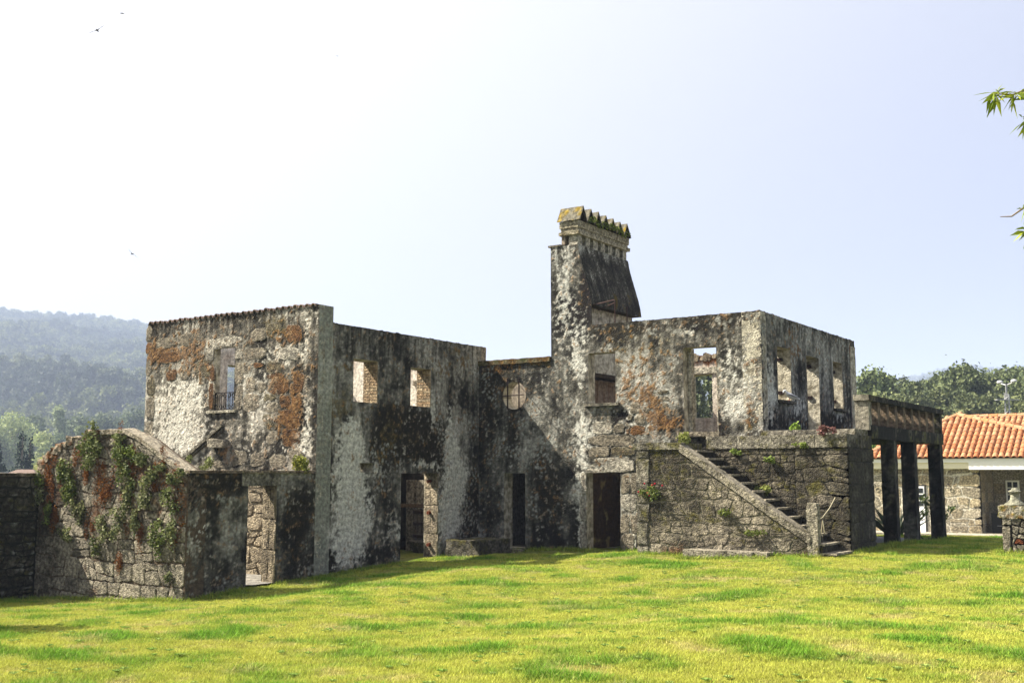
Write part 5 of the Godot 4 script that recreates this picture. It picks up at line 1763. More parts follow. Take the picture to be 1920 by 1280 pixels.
	for e: Array in [[e1, t1], [t1, t0], [Vector3(-16.7, 5.35, -59.4), t1]]:
		var a: Vector3 = e[0]
		var b: Vector3 = e[1]
		var n := int(a.distance_to(b) / .42)
		for k in n:
			var t := MB.new()
			barrel(t, a.lerp(b, k / float(n)) + Vector3(0, .05, 0), (b - a).normalized(), Vector3.UP, .16, .14, .46, lin(.62, .25, .1).lerp(lin(.64, .4, .26), rng.randf()))
			put("ridge_tile", t.mesh(), M.tile, rf)

# ---------------------------------------------------------------- trees
func trees() -> void:
	var dk := lin(.045, .06, .022)
	var eu := lin(.12, .14, .055)
	var g := "eucalyptus and broadleaf trees behind the tiled house"
	for t: Array in [
		[-34.6, -121.4, 14.2, 4.0, "eucalyptus", "broad bright green eucalyptus, leftmost of the trees behind the balcony", 1.15],
		[-35.1, -130.8, 14.5, 2.9, "eucalyptus", "narrow eucalyptus just right of the broad leftmost one", .85],
		[-44.5, -175.1, 17.3, 2.3, "umbrella", "small distant flat topped tree left of the middle eucalyptus", .8],
		[-36.9, -156.1, 15.4, 2.6, "eucalyptus", "slim rounded eucalyptus standing alone against the hazy hill", .9],
		[-26.7, -126.8, 14.8, 4.4, "eucalyptus", "tallest eucalyptus with a ragged domed crown, above the roof apex", .95],
		[-25.5, -132.4, 14.1, 3.4, "eucalyptus", "round headed eucalyptus right of the tallest one", .9],
		[-32.0, -128.0, 13.2, 2.4, "eucalyptus", "low grey green eucalyptus between the broad leftmost tree and the gap", .8],
		[-30.1, -134.1, 14.2, 2.6, "eucalyptus", "eucalyptus hard against the left side of the tallest one", .85],
		[-21.5, -130.3, 13.9, 3.2, "eucalyptus", "eucalyptus rising behind the mast on its right", .9],
		[-24.6, -126.0, 13.7, 3.0, "eucalyptus", "eucalyptus filling in just left of the floodlight mast", .85],
		[-18.9, -122.3, 12.6, 3.2, "eucalyptus", "low eucalyptus at the far right of the tree line", .9],
		[-24.2, -140.5, 14.8, 4.6, "umbrella", "wide umbrella shaped tree behind the floodlight mast", .85],
		[-19.7, -129.1, 13.2, 3.6, "umbrella", "flat crowned tree at the right edge of the picture", .95]]:
		var b := 0.0
		tree("eucalyptus_tree", t[5], Vector3(t[0], b, t[1]), t[2] * (1.0 if t[4] == "umbrella" else .94), t[3], t[4], lin(.06, .085, .035) * t[6], lin(.19, .225, .09) * t[6], 9000, .4, g)
	for t: Array in [
		[-28.0, -107.8, 10.1, 2.7, "low olive green tree behind the balustrade, left of its middle"], [-27.2, -112.0, 10.5, 2.6, "low olive tree with a pointed crown behind the end of the balustrade"], [-26.0, -115.2, 11.0, 2.6, "dense grey green tree left of the roof apex"], [-22.2, -110.5, 10.2, 3.1, "dense dark tree directly above the roof apex"], [-20.7, -113.9, 10.3, 3.0, "bushy tree just left of the floodlight mast"], [-17.8, -108.7, 9.5, 2.8, "bushy tree just right of the floodlight mast"], [-27.5, -99.7, 9.7, 2.6, "bushy tree right of the ruin's end corner"],
		[-23.0, -104.0, 8.6, 2.5, "short tree above the left hip of the tiled roof"], [-15.0, -106.0, 9.4, 3.0, "bushy tree over the far ridge at the right edge"]]:
		tree("broadleaf_tree", t[4], Vector3(t[0], 0, t[1]), t[2], t[3], "round", lin(.065, .085, .04), lin(.19, .21, .085), 8000, .34, g)
	for t: Array in [[-37.9, -83.0, 10.6, 1.5, "slim tree at the left side of the view through the upper doorway"], [-39.2, -89.4, 11.7, 1.9, "tall tree at the right side of the view through the upper doorway"], [-33.9, -73.7, 7.6, 1.5, "low dark tree filling the bottom of the view through the doorway"], [-35.4, -77.2, 8.2, 1.3, "low tree behind the sill of the back window"], [-43.3, -91.4, 11.2, 1.6, "thin tree farther off in the view through the doorway"]]:
		tree("slender_tree", t[4], Vector3(t[0], 0, t[1]), t[2], t[3], "eucalyptus", dk, eu, 2600, .34, "trees seen through the ruin")
	# a bright hedge along the back of the house
	for i in 5:
		var mb := MB.new()
		var lobes := []
		for k in 9:
			lobes.append([Vector3(rng.randf_range(-1.9, 1.9), rng.randf_range(2.6, 5.2), rng.randf_range(-.7, .7)), Vector3(.9, .7, .8), 1.0])
			lobes.append([Vector3(rng.randf_range(-1.9, 1.9), rng.randf_range(.6, 3.0), rng.randf_range(-.7, .7)), Vector3(.9, .9, .8), .6])
		foliage(mb, lobes, 2600, .26, lin(.08, .14, .02), lin(.17, .25, .04), .5)
		var at := Vector3(-21.5 + i * 3.7, -.1, -76.0 - rng.randf() * 2.0)
		lone("hedge_bush", mb.mesh(), M.leaf, at, ["bright green bush just left of the tiled roof's apex", "bright green bush behind the roof apex", "bright green bush above the right hip of the roof", "bright green bush left of the mast's foot", "bright green bush right of the mast's foot"][i], "bush", "bright bushes behind the house")
	# left: valley trees before the hazy hill
	for t: Array in [
		[-120.8, -75.3, 7.2, 4.0, "conifer", "dark blue green conifer rising over the small brown roof", lin(.010, .022, .017), lin(.03, .05, .036), 5200, .2],
		[-121.0, -76.4, 6.6, 2.3, "conifer", "lower twin top leaning on the dark conifer's right side", lin(.010, .022, .017), lin(.035, .055, .038), 2400, .2],
		[-126.1, -75.4, 6.3, 4.2, "conifer", "dark conifer cut by the left edge of the picture", lin(.010, .022, .017), lin(.03, .05, .036), 5200, .2],
		[-250.6, -168.7, 11.0, 1.4, "conifer", "thin dark cypress just left of the overgrown gable", lin(.02, .035, .024), lin(.05, .065, .04), 1400, .22],
		[-273.5, -177.3, 14.4, 5.2, "round", "pale green rounded tree right of the dark conifer", lin(.3, .36, .13), lin(.5, .54, .24), 4600, .24],
		[-275.4, -182.1, 13.6, 5.0, "round", "darker green tree touching the pale rounded one on its right", lin(.07, .11, .06), lin(.16, .2, .1), 3600, .24],
		[-218.8, -141.8, 6.8, 4.0, "round", "yellow green bush below the pale rounded tree", lin(.34, .36, .05), lin(.5, .48, .1), 2600, .14],
		[-318.7, -195.0, 21.4, 11.0, "round", "large pale spring green tree behind the conifers", lin(.22, .28, .11), lin(.4, .44, .2), 5200, .5],
		[-324.9, -215.0, 23.9, 5.6, "poplar", "tall pale poplar on the hill foot behind the rounded tree", lin(.2, .26, .13), lin(.36, .41, .22), 4200, .5],
		[-337.6, -230.5, 23.1, 8.0, "round", "dark round tree at the hill foot right of the poplar", lin(.07, .1, .05), lin(.17, .21, .1), 4200, .6],
		[-337.9, -242.4, 24.6, 9.5, "round", "wide dark tree at the hill foot, left of the ruin's corner", lin(.07, .1, .05), lin(.17, .21, .1), 4600, .6],
		[-316.4, -184.6, 18.0, 9.0, "round", "pale tree at the left edge behind the cut conifer", lin(.14, .18, .07), lin(.25, .28, .12), 4200, .5],
		[-354.4, -225.2, 23.4, 8.0, "round", "dark tree behind the poplar's left side", lin(.07, .1, .05), lin(.17, .21, .1), 4200, .6],
		[-283.1, -195.0, 16.0, 4.6, "poplar", "feathery light tree above the gable's ivy", lin(.14, .18, .08), lin(.26, .3, .14), 2600, .26],
		[-262.3, -172.8, 9.8, 5.0, "round", "mid green tree behind the gable's left shoulder", lin(.06, .09, .04), lin(.14, .17, .08), 3600, .28],
		[-288.6, -203.3, 14.0, 7.0, "round", "dark green tree low behind the gable's peak", dk, lin(.09, .12, .05), 3600, .36],
		[-337.8, -254.6, 27.1, 9.5, "round", "dark tree against the hill beside the ruin's left corner", lin(.07, .1, .05), lin(.17, .21, .1), 4200, .6]]:
		var drop := 7.5
		tree("conifer" if t[4] == "conifer" else "valley_tree", t[5], Vector3(t[0], -drop, t[1]), t[2] + drop, t[3], t[4], t[6], t[7], t[8], t[9] * (1.3 if t[6].r < .015 else 2.4) if t[9] < .45 else t[9] * 1.5, "trees in the valley on the left")
	# a tree to the left, outside the picture, whose crown shades the lawn's left edge
	tree("garden_tree", "round garden tree standing left of the picture, shading the lawn's edge", Vector3(-19.0, ground(-19.0, -8.8), -8.8), 4.6, 1.3, "round", lin(.05, .08, .02), lin(.12, .16, .04), 3600, .14)
	# a young tree outside the right edge; its drooping branches reach into the picture
	var o := thing("overhanging_tree", "bright green drooping branches reaching in at the upper right edge", "tree", Vector3(1.5, ground(1.5, -7.8), -7.8))
	var base := o.position
	var tr := MB.new()
	tr.tube([base, base + Vector3(-.05, 2.0, 0), Vector3(1.3, 4.1, -7.7), Vector3(1.2, 6.2, -7.6)], .13, .03, 9, lin(.14, .11, .08))
	for e: Array in [[3.2, Vector3(.25, 4.3, -7.35)], [3.6, Vector3(.3, 4.7, -7.35)], [3.4, Vector3(2.4, 4.6, -8.0)], [4.2, Vector3(1.9, 5.6, -7.0)]]:
		tr.tube([Vector3(1.4, e[0], -7.72), (e[1] as Vector3).lerp(Vector3(1.4, e[0], -7.72), .45) + Vector3(0, .12, 0), e[1]], .05, .014, 7, lin(.15, .12, .08))
	put("trunk", tr.mesh(), M.bark, o)
	var crn := MB.new()
	foliage(crn, [[Vector3(1.2, 5.2, -7.6), Vector3(1.0, .9, 1.0), 1.2], [Vector3(1.9, 4.5, -8.0), Vector3(.9, .8, .8), 1.0], [Vector3(.75, 4.5, -7.45), Vector3(.7, .6, .6), .8], [Vector3(1.4, 6.1, -7.5), Vector3(.7, .6, .7), .7], [Vector3(2.2, 5.5, -7.3), Vector3(.7, .7, .8), .7]], 3600, .11, lin(.13, .19, .02), lin(.30, .34, .03), .2, .7, .5)
	put("crown", crn.mesh(), M.leaf, o)
	for br: Array in [
		[[Vector3(.25, 4.7, -7.35), Vector3(-.4, 4.83, -6.9), Vector3(-.8, 4.72, -6.66), Vector3(-1.0, 4.645, -6.6), Vector3(-1.1, 4.66, -6.57)], [2, 3, 4]],
		[[Vector3(.3, 4.5, -7.35), Vector3(-.4, 4.62, -6.9), Vector3(-.8, 4.52, -6.68), Vector3(-.945, 4.50, -6.65)], [3]],
		[[Vector3(.3, 4.1, -7.35), Vector3(-.4, 4.2, -6.95), Vector3(-.8, 4.08, -6.8), Vector3(-1.0, 4.02, -6.76), Vector3(-1.07, 3.975, -6.755), Vector3(-1.13, 3.98, -6.75)], [2, 3]],
		[[Vector3(.3, 4.0, -7.35), Vector3(-.4, 4.08, -6.95), Vector3(-.85, 3.98, -6.82), Vector3(-1.0, 3.9, -6.79)], [2, 3]]]:
		tr = MB.new()
		tr.tube(br[0], .012, .0025, 6, lin(.17, .13, .08))
		var bo := put("branch", tr.mesh(), M.bark, o)
		for k: int in br[1]:
			for side in 2:
				var lf := MB.new()
				var at: Vector3 = br[0][k] + Vector3(.02 * side, -.004, 0)
				for j in 15:
					var d := Vector3(rng.randfn() * .55, -1.1 + rng.randf() * 1.5, rng.randfn() * .55).normalized()
					if j % 3 == 0:
						d = Vector3(rng.randfn(), .25 + rng.randfn() * .3, rng.randfn()).normalized()
					var l := rng.randf_range(.06, .14) * (1.0 if d.y < 0 else .55)
					var wv := d.cross(Vector3(rng.randfn(), rng.randfn(), rng.randfn())).normalized() * l * .1
					var q := at + Vector3(rng.randfn(), rng.randfn(), rng.randfn()) * .012
					var cc := lin(.13, .19, .02).lerp(lin(.30, .34, .03), rng.randf())
					lf.flat(q, q + d * l * .45 + wv, q + d * l + Vector3(0, -.012, 0), cc)
					lf.flat(q, q + d * l + Vector3(0, -.012, 0), q + d * l * .45 - wv, cc)
				put("leaf_spray", lf.mesh(), M.leaf, bo)

# ---------------------------------------------------------------- plants on and by the walls
func tuft(n: int, h: float, spread: float, c1: Color, c2: Color, wide := .012) -> MB:
	var mb := MB.new()
	for i in n:
		var g := rng.randf() * TAU
		var b := Vector3(cos(g), 0, sin(g)) * spread * rng.randf() * .4
		var l := h * rng.randf_range(.6, 1.1)
		var d := Vector3(cos(g) * spread, l, sin(g) * spread)
		var w := Vector3(-sin(g), 0, cos(g)) * wide
		var cc := c1.lerp(c2, rng.randf())
		mb.flat(b - w, b + w, b + d * .6 + Vector3(0, l * .08, 0), cc)
		mb.flat(b + w * .8, b + d * .55, b + d * Vector3(1.2, .95, 1.2), cc)
	return mb

func plants() -> void:
	# ivy over the gable
	var iv := thing("ivy", "green creeper trailing over the top of the old gable", "creeper", Vector3(-21.3, 2.4, -15.4))
	for k: Array in [[-22.21, 3.19, .3, .3], [-21.92, 3.28, .28, .25], [-21.75, 3.05, .26, .28], [-21.0, 3.26, .2, .16], [-20.9, 3.05, .24, .26], [-20.46, 2.95, .2, .18], [-20.25, 2.85, .16, .14], [-23.08, 2.62, .22, .3], [-22.85, 2.28, .26, .34], [-22.62, 2.0, .22, .32], [-22.5, 1.75, .14, .22], [-20.72, 2.55, .18, .3], [-20.6, 2.2, .2, .34], [-20.62, 1.85, .16, .3], [-19.88, 2.35, .26, .2], [-19.9, 2.0, .2, .3], [-23.86, 1.95, .16, .26], [-23.5, 1.62, .16, .24], [-22.29, 1.65, .16, .2], [-21.48, 1.28, .2, .22], [-20.95, 1.5, .26, .24], [-21.65, .95, .12, .26], [-19.58, 1.22, .22, .2], [-19.5, 1.0, .16, .26], [-19.03, 1.1, .18, .34], [-19.16, 2.0, .22, .26], [-20.09, 2.78, .2, .14], [-19.14, .3, .1, .1], [-19.6, 2.62, .2, .12], [-19.0, 2.42, .2, .14], [-22.76, 1.1, .2, .16], [-20.3, 1.55, .16, .3], [-23.9, 2.35, .12, .2], [-18.85, 2.5, .16, .1]]:
		var mb := MB.new()
		var at := Vector3(k[0], k[1], -15.38)
		var lobes := []
		for i in 4:
			lobes.append([at + Vector3(rng.randfn() * k[2] * .4, rng.randfn() * k[3] * .45, rng.randf_range(-.02, .05)), Vector3(k[2] * .75, k[3] * .75, .06), 1.0])
		var lush: float = 1.0 if k[1] > 2.75 else .85
		foliage(mb, lobes, int(380.0 * (k[2] * k[3] + .02) / .1), .058, lin(.045, .07, .016) * lush, lin(.17, .21, .045).lerp(lin(.26, .26, .13), rng.randf()), .15, .4)
		for i in 2:
			var tw := [at + Vector3(rng.randfn() * .06, k[3], 0), at + Vector3(rng.randfn() * .08, 0, .03), at + Vector3(rng.randfn() * .1, -k[3] * 1.2, .02)]
			mb.tube(tw, .006, .003, 4, lin(.14, .1, .06))
		put("leaf_clump", mb.mesh(), M.leaf, iv)
	# separate weeds rooted in the masonry
	for k: Array in [
		[Vector3(-18.85, 2.54, -18.9), .34, .2, "yellow green weeds on the low wall beside the wing's corner", 900, lin(.1, .13, .02), lin(.3, .3, .05)],
		[Vector3(-9.1, 3.5, -25.75), .2, .12, "round bright green plant on the step below the shaded end wall", 500, lin(.14, .22, .03), lin(.24, .33, .06)],
		[Vector3(-8.15, 3.35, -24.95), .2, .17, "reddish succulent drooping over the terrace cap", 420, lin(.12, .05, .045), lin(.22, .11, .09)],
		[Vector3(-8.75, 3.1, -24.93), .1, .12, "small light green tuft under the terrace cap, right of middle", 160, lin(.14, .19, .03), lin(.24, .3, .06)],
		[Vector3(-10.3, 2.95, -24.93), .12, .12, "small green tuft in the terrace wall beside the upper steps", 200, lin(.12, .17, .03), lin(.22, .28, .06)],
		[Vector3(-9.5, 2.75, -24.93), .16, .1, "small hanging tuft in the middle of the terrace wall", 200, lin(.12, .17, .03), lin(.22, .28, .06)],
		[Vector3(-9.75, 1.95, -24.9), .22, .2, "sprawling weed in the wall above the middle steps", 420, lin(.12, .15, .03), lin(.26, .28, .07)],
		[Vector3(-11.25, 3.2, -24.1), .3, .16, "tall flowering weed at the head of the stairs", 420, lin(.16, .19, .04), lin(.32, .33, .1)],
		[Vector3(-9.15, 1.3, -24.9), .3, .25, "dark leafy weed growing beside the lowest steps", 420, lin(.05, .09, .02), lin(.14, .18, .05)],
		[Vector3(-12.0, 1.9, -23.73), .3, .2, "wall plant with small red flowers on the stair parapet", 360, lin(.07, .1, .02), lin(.17, .2, .05)],
		[Vector3(-10.2, 1.6, -23.74), .14, .2, "small weed in the middle of the stair parapet", 160, lin(.08, .11, .02), lin(.18, .21, .05)],
		[Vector3(-9.6, 1.1, -23.74), .12, .2, "small weed low on the stair parapet beside the bench", 160, lin(.08, .11, .02), lin(.2, .23, .05)],
		[Vector3(-22.9, 2.72, -18.95), .2, .16, "pale green weed at the foot of the sloping fillet", 300, lin(.14, .17, .05), lin(.26, .28, .1)],
		[Vector3(-22.3, 2.62, -19.0), .25, .22, "leafy weed under the stone corbel", 300, lin(.12, .15, .04), lin(.24, .26, .08)],
		[Vector3(-24.3, 2.4, -13.9), .5, .16, "tall yellow green weed behind the dark garden wall", 500, lin(.16, .2, .03), lin(.33, .35, .07)]]:
		var at: Vector3 = k[0]
		var mb := MB.new()
		var lobes := []
		for i in 5:
			lobes.append([Vector3(rng.randfn() * k[2] * .6, k[1] * rng.randf_range(.0, .9), rng.randf_range(0, .06)), Vector3(k[2] * .6, k[1] * .4, k[2] * .5), 1.0])
		foliage(mb, lobes, k[4], .05, k[5], k[6], .2)
		for i in 4:
			var tip: Vector3 = lobes[i][0]
			mb.tube([Vector3(0, -.03, 0), tip * Vector3(.4, .5, .4), tip + Vector3(0, k[1] * .3, 0)], .005, .002, 4, lin(.16, .14, .05))
		if k[3].contains("red flowers"):
			for i in 7:
				mb.box(Transform3D(Basis.from_euler(Vector3(rng.randf(), rng.randf(), 0)), Vector3(rng.randfn() * .16, rng.randf_range(.05, .42), .07)), Vector3(.035, .035, .02), lin(.4, .02, .04))
		lone("wall_weed", mb.mesh(), M.leaf, at, k[3], "weed", "weeds rooted in the masonry")
	# agave by the balcony, rose at the third column, leafy branch before the porch
	var ag := tuft(34, 1.0, .75, lin(.02, .03, .018), lin(.05, .065, .035), .05)
	lone("agave", ag.mesh(), M.leaf, Vector3(-9.6, ground(-9.6, -36.0) - .02, -36.0), "dark spiky agave beside the balcony's first column", "agave")
	var rs := MB.new()
	var lob := []
	for i in 9:
		lob.append([Vector3(rng.randfn() * .28, rng.randf_range(.4, 1.3), rng.randfn() * .15), Vector3(.14, .14, .12), 1.0])
	foliage(rs, lob, 300, .1, lin(.03, .05, .018), lin(.1, .13, .04), .2)
	for i in 5:
		rs.tube([Vector3(0, 0, 0), (lob[i][0] as Vector3) * Vector3(.5, .6, .5), lob[i][0]], .012, .005, 5, lin(.09, .07, .04))
	lone("rose_bush", rs.mesh(), M.leaf, Vector3(-8.35, ground(-8.35, -36.2) - .03, -36.2), "thin rose bush against the house wall behind the third column", "bush")
	var sm := tuft(18, .22, .16, lin(.03, .05, .015), lin(.09, .12, .03), .02)
	lone("weed", sm.mesh(), M.leaf, Vector3(-7.75, ground(-7.75, -32.3), -32.3), "small dark weed between the second and third columns", "weed")
	var pt := MB.new()
	lob = []
	for i in 8:
		lob.append([Vector3(rng.randf_range(-.5, .9), 2.5 + rng.randfn() * .14 + .1, rng.randfn() * .25), Vector3(.26, .12, .2), 1.0])
	foliage(pt, lob, 420, .12, lin(.06, .11, .02), lin(.15, .22, .04), .3)
	pt.tube([Vector3(.9, 0, 0), Vector3(.95, 1.4, 0), Vector3(.6, 2.45, 0), Vector3(-.3, 2.6, 0)], .03, .008, 6, lin(.12, .09, .06))
	lone("young_tree", pt.mesh(), M.leaf, Vector3(-6.3, -.05, -45.0), "leafy young tree whose branch hangs before the white porch", "tree")

# ---------------------------------------------------------------- small things
func bird_body(mb: MB, path: Array, radii: Array, col: Color, belly: Color) -> void:
	var rings := []
	for i in path.size():
		var p: Vector3 = path[i]
		var t: Vector3 = ((path[mini(i + 1, path.size() - 1)] as Vector3) - (path[maxi(i - 1, 0)] as Vector3)).normalized()
		var a := t.cross(Vector3.RIGHT).normalized() if absf(t.x) < .9 else t.cross(Vector3.UP).normalized()
		var b := t.cross(a)
		var ring := []
		for k in 10:
			var g := TAU * k / 10.0
			var d := a * cos(g) + b * sin(g)
			ring.append(mb.vert(p + d * float(radii[i]), d, belly if d.y < -.2 else col))
		rings.append(ring)
	for i in path.size() - 1:
		for k in 10:
			var k2 := (k + 1) % 10
			mb.tri(rings[i][k], rings[i + 1][k], rings[i + 1][k2])
			mb.tri(rings[i][k], rings[i + 1][k2], rings[i][k2])

func small_things() -> void:
	# pigeon on the sill of the shaded end wall
	var pg := thing("pigeon", "white and grey pigeon perched on the first window sill of the shaded end wall", "pigeon", Vector3(-9.88, 4.372, -27.5))
	var body := MB.new()
	bird_body(body, [Vector3(0, .2, .17), Vector3(0, .235, .15), Vector3(0, .25, .12), Vector3(0, .215, .09), Vector3(0, .16, .05), Vector3(0, .12, -.02), Vector3(0, .085, -.1), Vector3(0, .05, -.2), Vector3(0, .03, -.27)], [.004, .03, .036, .034, .06, .07, .055, .03, .012], lin(.62, .62, .64), lin(.5, .5, .5))
	put("body", body.mesh(), M.plain, pg, false)
	for sg: float in [-1.0, 1.0]:
		var wg := MB.new()
		bird_body(wg, [Vector3(sg * .06, .16, .05), Vector3(sg * .068, .14, -.03), Vector3(sg * .05, .1, -.13), Vector3(sg * .02, .06, -.24)], [.02, .034, .026, .006], lin(.3, .31, .34), lin(.25, .25, .28))
		put("wing", wg.mesh(), M.plain, pg, false)
		var lg := MB.new()
		lg.tube([Vector3(sg * .025, .08, .0), Vector3(sg * .025, .0, .01), Vector3(sg * .025, .0, .045)], .006, .005, 5, lin(.4, .12, .1))
		put("leg", lg.mesh(), M.plain, pg, false)
	var bk := MB.new()
	bk.tube([Vector3(0, .235, .16), Vector3(0, .228, .19)], .008, .002, 5, lin(.05, .05, .05))
	put("beak", bk.mesh(), M.plain, pg, false)
	pg.rotation.y = 2.2 + PI
	# birds in the sky
	var k := 0
	for b: Array in [[Vector3(-46.14, 24.28, -31.57), .55, .5, "dark swift gliding high at the upper left"], [Vector3(-47.38, 13.74, -35.06), .4, -.5, "dark bird diving above the left hill"], [Vector3(-45.21, 25.19, -32.27), .34, .4, "tiny pale bird near the top edge at the left"], [Vector3(-38.48, 24.22, -40.59), .2, .2, "tiny dot of a bird high over the left wing"]]:
		var mb := MB.new()
		var s: float = b[1]
		bird_body(mb, [Vector3(0, 0, -.32) * s, Vector3(0, .01, -.2) * s, Vector3(0, .02, 0) * s, Vector3(0, .01, .2) * s, Vector3(0, 0, .4) * s], [.004, .05 * s, .085 * s, .05 * s, .01 * s], lin(.03, .03, .035), lin(.05, .05, .05))
		for sg: float in [-1.0, 1.0]:
			mb.flat(Vector3(0, .03, -.1) * s, Vector3(sg * .45, .12, .02) * s, Vector3(0, .02, .1) * s, lin(.05, .05, .055))
			mb.flat(Vector3(sg * .4, .11, -.04) * s, Vector3(sg * 1.0, .05, .22) * s, Vector3(sg * .42, .11, .06) * s, lin(.05, .05, .055))
		var o := lone("bird", mb.mesh(), M.plain, b[0], b[3], "bird", "birds in the sky")
		o.rotation = Vector3(0, .6 + k, b[2])
		k += 1
	# rusty pipe frame on the wall top by the chimney
	var rf := thing("pipe_frame", "rusty iron pipe frame left standing on the wall top beside the chimney", "frame", Vector3(-14.3, 6.55, -26.2))
	for pa: Array in [[Vector3(-14.2, 6.52, -26.05), Vector3(-14.2, 7.2, -26.05)], [Vector3(-14.88, 7.12, -26.05), Vector3(-14.2, 7.2, -26.05)], [Vector3(-14.86, 7.0, -26.3), Vector3(-14.2, 7.14, -26.1)], [Vector3(-14.12, 6.52, -26.6), Vector3(-14.12, 7.08, -26.6)]]:
		var mb := MB.new()
		mb.tube(pa, .015, .015, 6, lin(.04, .022, .017))
		put("pipe", mb.mesh(), M.metal, rf)
	# cables slung across the link wall
	for c: Array in [[[Vector3(-17.9, 5.28, -25.93), Vector3(-17.55, 5.25, -25.92), Vector3(-17.2, 4.95, -25.92), Vector3(-16.4, 4.1, -25.92), Vector3(-15.4, 3.1, -25.92), Vector3(-14.95, 2.75, -25.92)], "thin black cable sloping from the round window down to the lower door"], [[Vector3(-17.45, 5.3, -25.92), Vector3(-17.0, 5.2, -25.92), Vector3(-16.4, 4.55, -25.92), Vector3(-15.4, 3.55, -25.92), Vector3(-14.5, 2.6, -25.92)], "upper thin cable running beside the first across the link wall"]]:
		var mb := MB.new()
		var at: Vector3 = c[0][0]
		mb.tube(c[0].map(func(q): return q - at), .006, .006, 5, lin(.03, .028, .025))
		lone("cable", mb.mesh(), M.plain, at, c[1], "cable", "cables on the link wall")
	# chain hanging at the foot of the steps
	var ch := thing("chain", "thin pale chain hanging from the terrace wall beside the newel post", "chain", Vector3(-8.1, 1.8, -24.9))
	var pts := [Vector3(-7.95, 1.95, -24.9), Vector3(-7.99, 1.72, -24.6), Vector3(-8.06, 1.52, -24.3), Vector3(-8.12, 1.46, -24.1), Vector3(-8.13, 1.52, -24.0)]
	var hoop := [Vector3(-8.05, 1.46, -24.28), Vector3(-8.09, 1.2, -24.28), Vector3(-8.06, 1.1, -24.28), Vector3(-8.02, 1.2, -24.28), Vector3(-8.05, 1.46, -24.28)]
	for pa: Array in [pts, hoop]:
		var mb := MB.new()
		mb.tube(pa, .012, .012, 5, lin(.42, .38, .26))
		put("strand", mb.mesh(), M.metal, ch)
	# granite bench before the stairs
	var bn := thing("stone_bench", "low granite slab bench against the stair parapet", "bench", Vector3(-10.0, ground(-10.0, -23.4), -23.4))
	var sl := MB.new()
	block(sl, Vector3(-10.95, .6, -23.72), Vector3(-9.3, .77, -23.18), .06, func(p): return granite(p, .7, -.12, .02), .014)
	put("seat", sl.mesh(), M.stone, bn)
	sl = MB.new()
	block(sl, Vector3(-9.29, .6, -23.74), Vector3(-9.0, .76, -23.3), .06, func(p): return granite(p, .5, -.02, .02), .02)
	put("end_stone", sl.mesh(), M.stone, bn)
	sl = MB.new()
	block(sl, Vector3(-10.9, .45, -23.68), Vector3(-9.05, .61, -23.26), .08, func(p): return mossy(p, .3, .25, .0, .0), .01)
	put("base", sl.mesh(), M.stone, bn)
	# mossy block in the shade by the door
	var tb := MB.new()
	block(tb, Vector3(-.55, -.1, -.75), Vector3(.55, .42, .75), .06, func(p): return mossy(p + Vector3(3, 0, 0), .2, .35, .0, .35 if p.y > .38 else -.05), .03)
	lone("stone_trough", tb.mesh(), M.stone, Vector3(-17.9, ground(-17.9, -24.85), -24.85), "dark moss topped stone trough in the shade right of the door", "trough")
	# gate pier at the right
	var gp := thing("gate_pier", "lichened gate pier with a stone finial at the right edge", "pier", Vector3(-4.3, .7, -27.4))
	var face := Node3D.new()
	face.name = "masonry"
	gp.add_child(face)
	var o3 := Vector3(-4.86, 0, -27.15)
	bed(face, o3, Vector3.RIGHT, PackedVector2Array([Vector2(0, .4), Vector2(1.6, .4), Vector2(1.6, 1.5), Vector2(0, 1.5)]), .55, lin(.035, .03, .022))
	put("quoin", stone(rect_poly(.0, .45, .17, 1.32, .008), o3, Vector3.RIGHT, Vector3.UP, .02, .05, .08, func(p, r): return granite(p, r, .0, .03)), M.stone, face)
	put("quoin", stone(rect_poly(.0, 1.33, .2, 1.5, .008), o3, Vector3.RIGHT, Vector3.UP, .02, .05, .08, func(p, r): return granite(p, r, .0, .03)), M.stone, face)
	for c: PackedVector2Array in rubble(.2, .45, 1.6, 1.5, .2, .12):
		put("stone", stone(c, o3, Vector3.RIGHT, Vector3.UP, .03, .04, .2, func(p, r): return lin(.2, .06, .02) if r > .9 else granite(p, r, .02, .02)), M.stone, face)
	sl = MB.new()
	block(sl, Vector3(-4.92, 1.49, -27.72), Vector3(-3.26, 1.76, -27.08), .05, func(p):
		var n := n3.get_noise_3d(p.x * 5.0, p.y * 5.0, p.z * 5.0)
		return granite(p, .8, -.1, .0).lerp(lin(.22, .19, .02), smooth(.0, .3, n)).lerp(lin(.36, .17, .02), smooth(.25, .4, n3.get_noise_3d(p.z * 4.0, p.x * 4.0, p.y * 4.0)) * .7), .03)
	put("cap", sl.mesh(), M.stone, gp)
	var fn := MB.new()
	fn.lathe(Vector3(-4.6, 1.75, -27.4), [Vector2(.0, 0), Vector2(.23, 0), Vector2(.235, .05), Vector2(.17, .09), Vector2(.11, .15), Vector2(.095, .24), Vector2(.1, .29), Vector2(.14, .31), Vector2(.14, .35), Vector2(.075, .37), Vector2(.06, .41), Vector2(0, .42)], 18, lin(.36, .35, .27))
	put("finial", fn.mesh(), M.stone, gp)
	# wine press in the lower room
	var wp := thing("wine_press", "old slatted wine press on a stone basin inside the side doorway", "press", Vector3(-20.1, .2, -25.47))
	var C := Vector3(-20.1, 0, -25.47)
	var st := MB.new()
	st.lathe(C, [Vector2(0, .1), Vector2(.42, .1), Vector2(.6, .5), Vector2(.63, .55), Vector2(.58, .57), Vector2(0, .55)], 24, lin(.3, .27, .22))
	put("basin", st.mesh(), M.stone, wp)
